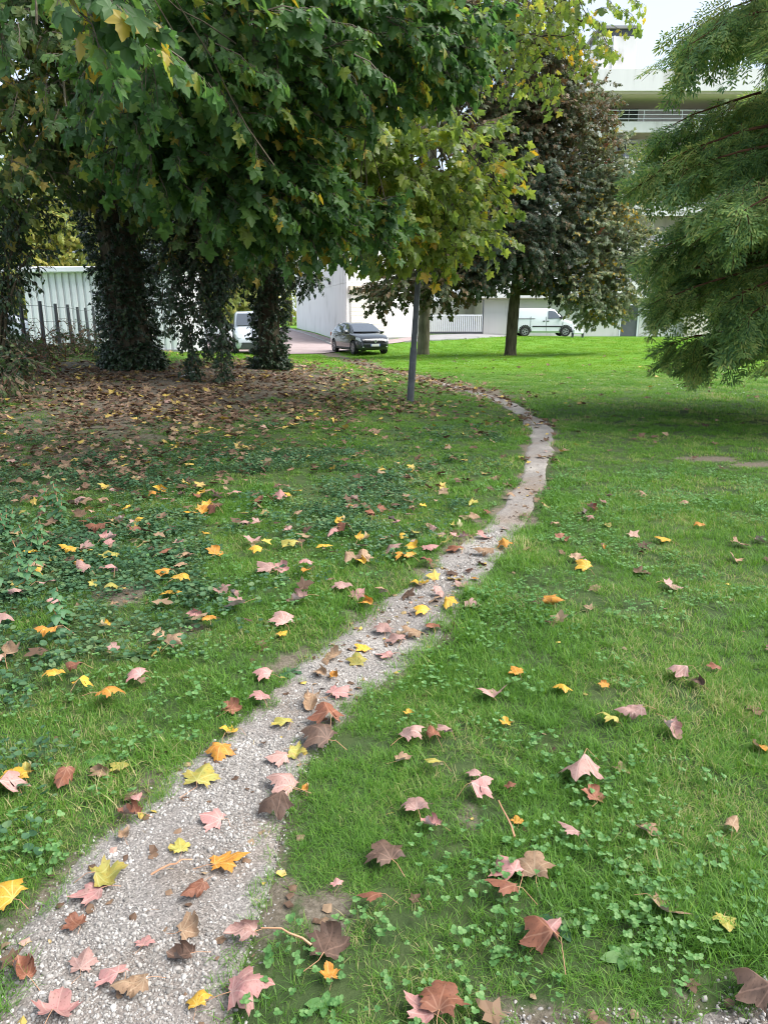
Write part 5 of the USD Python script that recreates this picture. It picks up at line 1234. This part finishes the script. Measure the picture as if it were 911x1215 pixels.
# (place in the photograph, length in metres, tone, shape, turn, label); the stalk points away from the tip
NAMED = [
 (270, 1028, .135, 'orange', 0, -70, 'bright orange maple leaf lying flat in the middle of the pale gravel path'),
 (107, 1068, .115, 'pink', 3, 105, 'salmon pink leaf overlapping a lime-yellow leaf at the grassy rim of the path'),
 (128, 1046, .12, 'lime', 0, -60, 'lime-yellow leaf tucked under the salmon pink leaf'),
 (10, 1075, .12, 'yellow', 1, 60, 'golden yellow leaf in the grass at the very edge of the picture'),
 (239, 928, .14, 'lime', 3, -10, 'mottled green and yellow maple leaf with its stalk toward the gravel'),
 (253, 978, .095, 'pink', 3, 80, 'small pink leaf above the orange maple leaf on the gravel'),
 (214, 1010, .075, 'lime', 0, 20, 'small lime leaf on the gravel beside the small pink leaf'),
 (335, 938, .125, 'dusty', 1, 70, 'crumpled dusty pink leaf on the bend of the gravel path'),
 (331, 905, .10, 'dusty', 3, 100, 'dusty pink leaf touching a yellow-green one on the path'),
 (352, 898, .085, 'lime', 0, -100, 'yellow-green leaf beside the dusty pink leaf on the path'),
 (378, 885, .16, 'brown', 1, 60, 'dark brown curled leaf where the path meets the lawn'),
 (386, 858, .15, 'rust', 7, 20, 'upright rust brown leaf standing over the dark brown one'),
 (335, 862, .10, 'lime', 3, 40, 'olive yellow leaf lying flat on the gravel by the rust brown leaf'),
 (402, 826, .12, 'pink', 3, -50, 'large rose pink leaf on the gravel beyond the brown leaves'),
 (308, 836, .10, 'pink', 6, 30, 'pink leaf half standing in the grass at the path rim'),
 (313, 808, .10, 'pink', 1, 80, 'pink leaf in the grass above the half-standing pink leaf'),
 (273, 873, .09, 'yellow', 0, 90, 'yellow leaf on the gravel rim below a crumpled rust leaf'),
 (277, 846, .11, 'rust', 5, -30, 'crumpled rust leaf at the edge of the grass beside a yellow leaf'),
 (150, 996, .075, 'tan', 2, 10, 'slim tan leaf with rolled sides at the grassy path rim'),
 (134, 1165, .09, 'pink', 3, 60, 'round pink leaf with a long stalk on the white gravel'),
 (172, 1124, .06, 'pink', 0, 0, 'tiny pale pink leaf on the white gravel'),
 (100, 1148, .075, 'dusty', 3, 0, 'faded pink leaf flattened into the white gravel'),
 (68, 1205, .11, 'pink', 0, 10, 'pink leaf with dark specks at the bottom edge on the gravel'),
 (90, 1102, .08, 'rust', 5, 50, 'shrivelled rust leaf under the salmon pink leaf'),
 (218, 1140, .09, 'brown', 2, 80, 'thin brown leaf remnant on the white gravel'),
 (228, 1105, .10, 'tan', 5, -60, 'torn tan leaf on the gravel below the bright orange leaf'),
 (237, 1195, .065, 'yellow', 1, 0, 'small golden-tan leaf on the gravel at the bottom'),
 (28, 1160, .10, 'rust', 2, 40, 'dark rust leaf curled at the edge of the gravel'),
 (160, 1180, .10, 'tan', 2, 100, 'rolled tan leaf on the gravel beside the round pink leaf'),
 (294, 1188, .125, 'pink', 1, -80, 'pink cupped leaf with a long orange stalk on the grass'),
 (290, 1116, .10, 'dusty', 4, 100, 'folded beige-pink leaf at the grassy edge of the white gravel'),
 (392, 1130, .14, 'brown', 5, -20, 'big dark brown curled leaf on the bare trampled earth'),
 (390, 1165, .055, 'orange', 0, 20, 'small orange scrap of leaf below the big dark brown leaf'),
 (442, 1078, .085, 'rust', 4, 90, 'small reddish folded leaf beside the trampled earth'),
 (400, 1057, .04, 'pink', 3, 10, 'tiny pink leaf scrap on the trampled earth'),
 (457, 1027, .13, 'brown', 6, 30, 'dull brown leaf half hidden in the grass'),
 (604, 1042, .125, 'pink', 3, 20, 'large pale pink leaf beside a tan one in the grass'),
 (634, 1040, .12, 'tan', 6, -10, 'ragged tan leaf next to the large pale pink leaf'),
 (597, 1066, .11, 'rust', 4, 80, 'rust leaf underneath the large pale pink leaf'),
 (640, 1128, .13, 'rust', 7, 30, 'rust and pink crumpled leaf standing up in the clover'),
 (655, 1120, .09, 'pink', 4, -40, 'pink folded leaf leaning on the rust crumpled leaf'),
 (690, 930, .155, 'dusty', 7, 150, 'pale mauve tented leaf standing highest in the grass'),
 (703, 952, .10, 'rust', 5, 0, 'rust brown leaf showing under the pale mauve tented leaf'),
 (675, 997, .085, 'dusty', 4, 60, 'mauve folded leaf in the grass below the tented leaf'),
 (570, 946, .11, 'pink', 7, -60, 'rose leaf with a pale stalk standing in the grass'),
 (562, 927, .06, 'dusty', 1, 0, 'small beige-pink leaf just above the rose leaf'),
 (605, 940, .045, 'rust', 3, 0, 'small red leaf near the rose leaf'),
 (613, 982, .05, 'orange', 0, 0, 'little orange leaf lying in the grass above the pale pink leaf'),
 (495, 970, .12, 'dusty', 6, 0, 'beige curled leaf beside the trampled grass'),
 (511, 988, .085, 'pink', 2, 50, 'rose rolled leaf next to the beige curled leaf'),
 (489, 880, .12, 'dusty', 1, -60, 'light dusty pink leaf cupped on the grass near the path'),
 (513, 882, .10, 'rust', 2, 10, 'rust rolled leaf beside the light dusty pink leaf'),
 (529, 876, .09, 'dusty', 4, 40, 'grey-pink folded leaf beside the rust rolled leaf'),
 (485, 853, .05, 'yellow', 0, 0, 'small yellow star-shaped leaf above the dusty pink leaf'),
 (516, 917, .09, 'lime', 4, 60, 'pale sage leaf folded in the grass'),
 (599, 864, .055, 'yellow', 0, 0, 'small bright yellow leaf alone in the clover'),
 (363, 944, .05, 'orange', 2, 0, 'little orange oval leaf at the gravel rim'),
 (720, 863, .10, 'lime', 6, 60, 'yellow and rust leaf beside a curled beige one'),
 (750, 855, .13, 'dusty', 2, 80, 'long curled beige leaf beside the yellow and rust leaf'),
 (806, 808, .11, 'dusty', 7, 60, 'mauve-brown tented leaf far over in the clover'),
 (828, 817, .10, 'brown', 4, 0, 'dark crumpled leaf next to the mauve-brown tented leaf'),
 (846, 798, .07, 'rust', 3, 0, 'small rusty leaf beyond the dark crumpled leaf'),
 (612, 803, .085, 'orange', 0, 20, 'orange-yellow leaf in the grass past the clover'),
 (716, 819, .06, 'orange', 5, 0, 'small brown and orange leaf beyond the yellow and rust leaf'),
 (787, 645, .13, 'yellow', 0, 60, 'bright yellow leaf by itself on the open lawn'),
 (875, 650, .16, 'tan', 5, 40, 'cluster-like pale tan leaf on the far lawn edge'),
 (900, 895, .10, 'orange', 5, 90, 'dull orange leaf at the picture edge in the clover'),
 (895, 1190, .13, 'brown', 7, 30, 'dark brown crumpled leaf on the second gravel walk'),
 (525, 1205, .13, 'rust', 6, -20, 'rust red leaf at the bottom edge among the clover'),
 (500, 1210, .11, 'pink', 3, 50, 'pale pink leaf half under the rust red leaf at the bottom edge'),
 (860, 1105, .09, 'lime', 0, 160, 'pale green maple leaf lying in taller grass'),
 (130, 838, .13, 'orange', 1, -80, 'orange and tan cupped leaf in the dark ground ivy'),
 (66, 815, .11, 'yellow', 6, 40, 'upright golden leaf among the ground ivy'),
 (98, 825, .09, 'yellow', 7, 0, 'small golden leaf between the upright golden and the orange cupped leaves'),
 (60, 765, .16, 'orange', 2, 80, 'long ochre leaf with a stalk lying over the ground ivy'),
 (164, 815, .11, 'pink', 1, 60, 'pale pink leaf on the ground ivy beside the orange cupped leaf'),
 (92, 806, .12, 'rust', 2, 60, 'dark red rolled leaf in the ground ivy'),
 (135, 780, .08, 'dusty', 5, 20, 'pinkish curled leaf near the edge of the ground ivy'),
 (205, 714, .15, 'yellow', 0, 40, 'pale yellow leaf on the bare patch beside the ground ivy'),
 (215, 697, .13, 'yellow', 1, -30, 'upper yellow leaf of the pair on the bare patch'),
 (195, 688, .11, 'orange', 3, 90, 'golden leaf beyond the yellow pair'),
 (250, 748, .11, 'orange', 6, 10, 'orange-brown leaf near the edge of the grass by the bare patch'),
 (232, 740, .10, 'pink', 4, 70, 'soft pink leaf near the orange-brown leaf'),
 (255, 664, .14, 'orange', 5, 10, 'orange and black curled leaf near the ground ivy'),
 (130, 668, .14, 'lime', 3, 30, 'olive-yellow leaf lying on the ground ivy'),
 (118, 637, .20, 'rust', 2, 85, 'long brick red curled leaf in the ground ivy'),
 (135, 688, .16, 'pink', 4, 40, 'deep pink folded leaf by the bare patch'),
 (100, 686, .16, 'dusty', 2, 50, 'purplish rolled leaf by the bare patch'),
 (165, 627, .12, 'yellow', 1, 0, 'golden leaf deep in the ground ivy'),
 (227, 616, .15, 'yellow', 0, 70, 'pale gold leaf lying open among the ivy'),
 (278, 592, .14, 'pink', 3, 0, 'clear pink leaf where grass and ivy meet'),
 (334, 743, .15, 'dusty', 1, 30, 'beige-pink leaf cupped in the grass left of the gravel'),
 (316, 683, .15, 'dusty', 3, 60, 'dusty leaf of a pair in the grass'),
 (335, 683, .14, 'pink', 5, -40, 'rosy leaf of the pair in the grass'),
 (355, 718, .15, 'dusty', 2, 80, 'wide beige rolled leaf in the grass'),
 (406, 704, .14, 'dusty', 6, 30, 'beige leaf at the near end of the leaf pile by the path'),
 (424, 712, .13, 'pink', 3, -40, 'bright pink leaf of the leaf pile by the path'),
 (435, 722, .13, 'orange', 4, 40, 'orange leaf lying off the leaf pile onto the gravel'),
 (465, 657, .16, 'dusty', 3, 10, 'dusty pink leaf of the pile on the path bend'),
 (478, 668, .16, 'orange', 6, 60, 'tan-orange leaf of the pile on the path bend'),
 (485, 662, .12, 'yellow', 0, -30, 'yellow leaf of the pile on the path bend'),
 (500, 697, .14, 'yellow', 0, 80, 'golden leaf on the grey gravel past the orange one'),
 (500, 729, .11, 'yellow', 1, 60, 'small ochre leaf on the gravel middle'),
 (513, 750, .11, 'rust', 6, 0, 'red-orange leaf standing at the grassy side of the gravel'),
 (488, 757, .13, 'tan', 2, 70, 'long tan rolled leaf on the gravel'),
 (470, 762, .12, 'dusty', 3, 20, 'flat salmon leaf beside the tan rolled leaf on gravel'),
 (459, 782, .12, 'pink', 3, 70, 'pink flat leaf in mid path beside yellow ones'),
 (430, 773, .10, 'yellow', 0, 50, 'pale yellow leaf on the gravel beside the pink flat leaf'),
 (423, 788, .10, 'lime', 1, 0, 'yellowish leaf just below the pale yellow leaf'),
 (396, 806, .085, 'orange', 2, 10, 'vivid orange folded leaf on the gravel rim'),
 (381, 803, .11, 'tan', 4, 30, 'tan folded leaf beside the vivid orange one'),
 (572, 640, .16, 'pink', 5, 40, 'rose curled leaf on the narrow path bend'),
 (575, 660, .16, 'tan', 2, 80, 'pale tan rolled leaf across the narrow path'),
 (540, 655, .15, 'rust', 3, 30, 'rust leaf on the grey gravel bend'),
 (455, 752, .12, 'dusty', 6, 0, 'greyish leaf at the grassy gravel rim past the pile'),
 (385, 657, .14, 'yellow', 0, 40, 'lemon leaf in the middle grass'),
 (345, 654, .16, 'lime', 3, 60, 'long lemon-green leaf in the middle grass'),
 (430, 648, .14, 'yellow', 2, -40, 'yellow rolled leaf standing in the grass before the pile'),
 (20, 935, .13, 'yellow', 6, 30, 'yellow-brown leaf in the long grass at the shaded side'),
 (12, 945, .13, 'dusty', 7, 0, 'beige leaf standing in the long grass at the shaded side'),
 (30, 925, .10, 'lime', 2, 20, 'green-yellow rolled leaf in the long grass'),
 (120, 925, .10, 'tan', 4, 60, 'beige torn leaf on the ivy by the gravel'),
 (142, 918, .09, 'lime', 0, 60, 'light green leaf piece beside the beige torn leaf'),
 (166, 958, .06, 'pink', 4, 0, 'little pink folded leaf at the gravel rim'),
 (155, 975, .10, 'rust', 2, 70, 'reddish rolled leaf between grass and gravel'),
]
rl_ = np.random.default_rng(91)
for px, py, s, tone, shp, yaw, label in NAMED:
    q = at(px, py)
    put_leaf(q[0], q[1], s * .82, tone, shp + (8 * int(rl_.integers(0, 2)) if shp in (0, 2, 3, 4) else 0), yaw + 90 * 0, label, None, 0.0, tuple(rl_.normal(0, 8, 2)))
NN = len(NAMED)
# the rest of the 300 that show largest, then the far litter as one mass
TONES = ['pink', 'dusty', 'yellow', 'orange', 'tan', 'rust', 'brown', 'lime']
def group_of(x, y):
    pin = float(path_in(np.array([x]), np.array([y]))[0])
    if pin > 0: return 'on the gravel'
    l = float(left_of_path(np.array([x]), np.array([y]))[0])
    if l > 0: return 'in the ground ivy' if y < 5 and l > .6 else 'in grass toward the ivy-clad trees'
    return 'in the open lawn'
LOOKS_ = {'pink': 'pink', 'dusty': 'dusty beige-pink', 'yellow': 'yellow', 'orange': 'orange', 'tan': 'tan', 'rust': 'rust red', 'brown': 'dark brown', 'lime': 'yellow-green'}
cx, cy = [], []
xx, yy = wedge(9000, 1.4, 9.5, rl_, .53, .3)
l = left_of_path(xx, yy); pin = path_in(xx, yy)
pr = np.where(pin > 0, .75, np.where(l > 0, np.where(yy > 3, .62, .30), .16)) * np.clip(.45 + yy / 9, 0, 1.1)
kk = rl_.random(9000) < pr * .115
xx, yy = xx[kk], yy[kk]
taken = np.array([at(a[0], a[1])[:2] for a in NAMED])
far_ok = np.array([np.min(np.hypot(taken[:, 0] - a, taken[:, 1] - b)) > .12 for a, b in zip(xx, yy)])
xx, yy = xx[far_ok], yy[far_ok]
o = np.argsort(yy)[:300 - NN]
for a, b in zip(xx[o], yy[o]):
    lft = left_of_path(np.array([a]), np.array([b]))[0] > 0
    tone = TONES[rl_.choice(8, p=[.12, .20, .13, .09, .20, .13, .07, .06] if lft else [.10, .20, .10, .10, .24, .12, .10, .04])]
    wh = group_of(a, b)
    sz_, sh_ = float(rl_.uniform(.055, .12)), int(rl_.integers(0, 16))
    form = ['flat', 'cupped', 'rolled', 'flat', 'folded', 'curled', 'cupped', 'tented' if sh_ < 8 else 'dished'][sh_ % 8]
    word = '%s %s %s' % ('small' if sz_ < .075 else 'large' if sz_ > .1 else 'medium', form, LOOKS_[tone])
    put_leaf(a, b, sz_, tone, sh_, float(rl_.uniform(0, 360)), '%s leaf lying scattered %s' % (word, wh), '%s leaves %s' % (word, wh), 0, tuple(rl_.normal(0, 14, 2)))
ymax = yy[o].max()
# litter
def litter_leaf(s):
    v, f, uv, st_ = LEAF[s]
    o = _outline(_COARSE); n = len(o); r = np.random.default_rng(s)
    v = np.column_stack([o, .25 * np.abs(o[:, 0]) * r.uniform(-1, 1.6) + .15 * r.random(n)]); v = np.vstack([v, [0, .3, .1 * r.random()]])
    return (v, np.array([(j, (j + 1) % n, n) for j in range(n)]))
LX, LY, LS = [], [], []
for y0, y1, dn, cap in ((1.2, 3.0, 150, 0), (3.0, 10, 170, 0), (10, 17, 165, 1), (17, 30, 65, 2)):
    n = int(wedge_area(y0, y1) * dn)
    x, y = wedge(n, y0, y1, rl_)
    p = np.stack([x, y, np.zeros(n)], -1)
    lm = litter_mask(x, y); lft = left_of_path(x, y); cl = meshkit.fbm(p * 1.2, 3, 121)
    d = lm ** 1.6 * 1.0 + .12 * (lft > .1) * np.clip((y - .5) / 5, 0, 1) + .02 * (lft <= 0) + .5 * np.clip(1.1 - seg_dist(x, y, _TR) / 1.0, 0, 1) + (path_in(x, y) > -.1) * np.where(y > 6, .22, .03)
    d = d * np.clip((cl - .2) * 2.6, .15, 1.3)
    d = np.where((y < ymax) & (lm < .3), d * .7, d)
    k = (rl_.random(n) < d) & on_lawn(x, y)
    LX.append(x[k]); LY.append(y[k]); LS.append(rl_.uniform(.03, .075, k.sum()) if y1 <= 3 else rl_.uniform(.04, .11, k.sum()) * (1 + .15 * cap))
LX, LY, LS = map(np.concatenate, (LX, LY, LS))
print('litter', len(LX))
scatter('leaf_litter', 'brown and yellow leaf litter under the ivy-clad trees', [[(litter_leaf(s), M['litter'], False)] for s in range(10)], LX, LY, rl_, LS, .012, .3, catg='leaf litter', z=height(LX, LY) + np.where((left_of_path(LX, LY) > .4) & (LY < 11), .045, .012))
n = 2600
x, y = wedge(n, 13, 34, rl_); p = np.stack([x, y, np.zeros(n)], -1)
k = (meshkit.fbm(p * .5, 3, 131) > .52) & (left_of_path(x, y) < -.4) & on_lawn(x, y)
scatter('lawn_daisies', 'tiny white daisies dotted over the far open lawn', [[(disc_leaf(np.zeros(3), .5, 0, s * 1.0, 0), M['paper'], False)] for s in range(2)], x[k], y[k], rl_, rl_.uniform(.012, .03, k.sum()), .05, .2, catg='daisies')
# dry stems and crumbs of leaves round the path
n = 9000
x, y = wedge(n, 1.1, 8, rl_, .53, .3)
x2_, y2_ = wedge(16000, 8, 22, rl_); k2_ = litter_mask(x2_, y2_) ** 1.3 > rl_.random(16000)
x, y = np.concatenate([x, x2_[k2_]]), np.concatenate([y, y2_[k2_]]); n = len(x)
k = rl_.random(n) < np.clip(soil_mask(x, y) + .07 + .25 * (left_of_path(x, y) > .5), 0, 1) * .8
def crumb(s):
    r = np.random.default_rng(s)
    if s % 2:
        return tube(curve((-.5, 0, .03), (.5, 0, .03), .08, 5, .05, r), .018, 4)
    v = np.array([(0, 0, .1), (.5, .1, .0), (.3, .5, .12), (-.3, .4, 0), (-.5, 0, .1), (-.1, -.4, .0)]); v += r.normal(0, .06, v.shape)
    return trimesh.Trimesh(v, [(0, 1, 2), (0, 2, 3), (0, 3, 4), (0, 4, 5), (0, 5, 1)], process=False)
scatter('dry_debris', 'dry stalks and crumbled leaf bits on the trampled earth', [[(crumb(s), M['litter'], False)] for s in range(8)], x[k], y[k], rl_, rl_.uniform(.012, .036, k.sum()) * np.where(y[k] > 8, 1.8, 1), .006, .25, catg='dry debris')

# ------------------------------------------------------------------ single weeds
def weed(label, x, y, n, hgt, m, kind, seed, group=None):
    r = np.random.default_rng(4000 + seed)
    w = thing('nettle' if kind == 'nettle' else 'weed_rosette', label, 'nettle' if kind == 'nettle' else 'weed', (x, y, float(height(x, y))), 0, group)
    for k in range(n):
        a = r.random() * 6.28 if kind == 'nettle' else k * 6.28 / n + r.normal(0, .2)
        if kind == 'nettle':
            b = np.array([math.cos(a), math.sin(a), 0]) * r.uniform(0, .09); L = hgt * r.uniform(.6, 1.1)
            e = b + np.array([r.normal(0, .05), r.normal(0, .05), L])
            obj('stem', tube([b, (b + e) / 2, e], [.004, .0035, .002], 5), M['stalk'], w, smooth=60)
            lv = []
            for j in range(5):
                p = b + (e - b) * (.3 + .7 * j / 4); s = .085 * (1 - .12 * j) * r.uniform(.85, 1.15)
                for q in range(2):
                    az = j * 1.57 + q * math.pi + a
                    ya = np.array([math.cos(az), math.sin(az), -.25 - .2 * r.random()]); ya /= np.linalg.norm(ya); za = np.array([0, 0, 1.0]); xa = np.cross(ya, za); xa /= np.linalg.norm(xa)
                    lv.append(leaf_geo(p, Rot.from_matrix(np.stack([xa, ya, np.cross(xa, ya)], -1)), s, [(0, 0), (.2, .08), (.36, .2), (.33, .27), (.36, .36), (.28, .44), (.28, .54), (.17, .66), (.15, .78), (0, 1)], .25, .25))
            for one in lv:
                obj('leaf', one, m, w, smooth=False)
        else:
            ya = np.array([math.cos(a), math.sin(a), .25]); ya /= np.linalg.norm(ya); xa = np.cross(ya, [0, 0, 1.0]); xa /= np.linalg.norm(xa)
            obj('leaf', leaf_geo(np.array([0, 0, .012]), Rot.from_matrix(np.stack([xa, ya, np.cross(xa, ya)], -1)), hgt * r.uniform(.7, 1.1), OVAL if seed % 2 else [(0, 0), (.10, .2), (.24, .34), (.14, .42), (.30, .58), (.24, .74), (.1, .92), (0, 1)], .15, .35), m, w, smooth=False)
NET = ['young nettle clump, tallest in the shaded ivy', 'nettle clump by the olive-yellow leaf', 'small nettle beside the brick red curled leaf', 'nettle at the shaded picture edge', 'leafy nettle before the ochre leaf', 'low nettle sprig in the ivy beyond the tallest clump']
for k, (px, py, n, h) in enumerate([(72, 625, 4, .32), (40, 660, 5, .30), (25, 700, 5, .3), (8, 640, 4, .34), (78, 745, 3, .2), (60, 600, 3, .25)]):
    q = at(px, py)
    weed(NET[k], q[0], q[1], n, h, M['nettle'], 'nettle', k, 'nettles in the shaded ground ivy')
for k, (px, py, n, h, lab) in enumerate([(790, 1085, 5, .09, 'broad-leaved weed rosette in the grass near the second gravel walk'), (385, 1195, 4, .05, 'small oval-leaved weed beside the pink cupped leaf'), (660, 1098, 5, .06, 'pale weed rosette in the clover by the standing rust leaf'), (118, 905, 6, .06, 'round-leaved weed at the gravel rim'), (345, 800, 5, .07, 'little weed rosette in the grass by the vivid orange leaf'), (740, 1140, 6, .06, 'toothed weed rosette in the clover'), (160, 780, 5, .09, 'bright green weed beside the pinkish curled leaf')]):
    q = at(px, py)
    weed(lab, q[0], q[1], n, h, M['clover'] if k % 2 else M['ground_ivy'], 'rosette', k)
for k, (px, py, L, rz, lab) in enumerate([(600, 985, .16, 100, 'thin dry stick standing up to the pale pink leaf'), (205, 1040, .12, 20, 'short dry twig on the gravel'), (340, 1128, .14, 165, 'thin reddish stalk on the trampled earth')]):
    q = at(px, py)
    t_ = obj('dry_twig', tube(Rot.from_euler('z', rz, degrees=True).apply(curve((-L / 2, 0, .012), (L / 2, 0, .03), .012, 6, .004, rl_)), np.linspace(.0035, .002, 6), 5), M['stalk'], None, smooth=60)
    UsdGeom.Xformable(t_).AddTranslateOp().Set(Gf.Vec3d(q[0], q[1], SURF(q[0], q[1])))
    tag(t_, lab, 'twig')
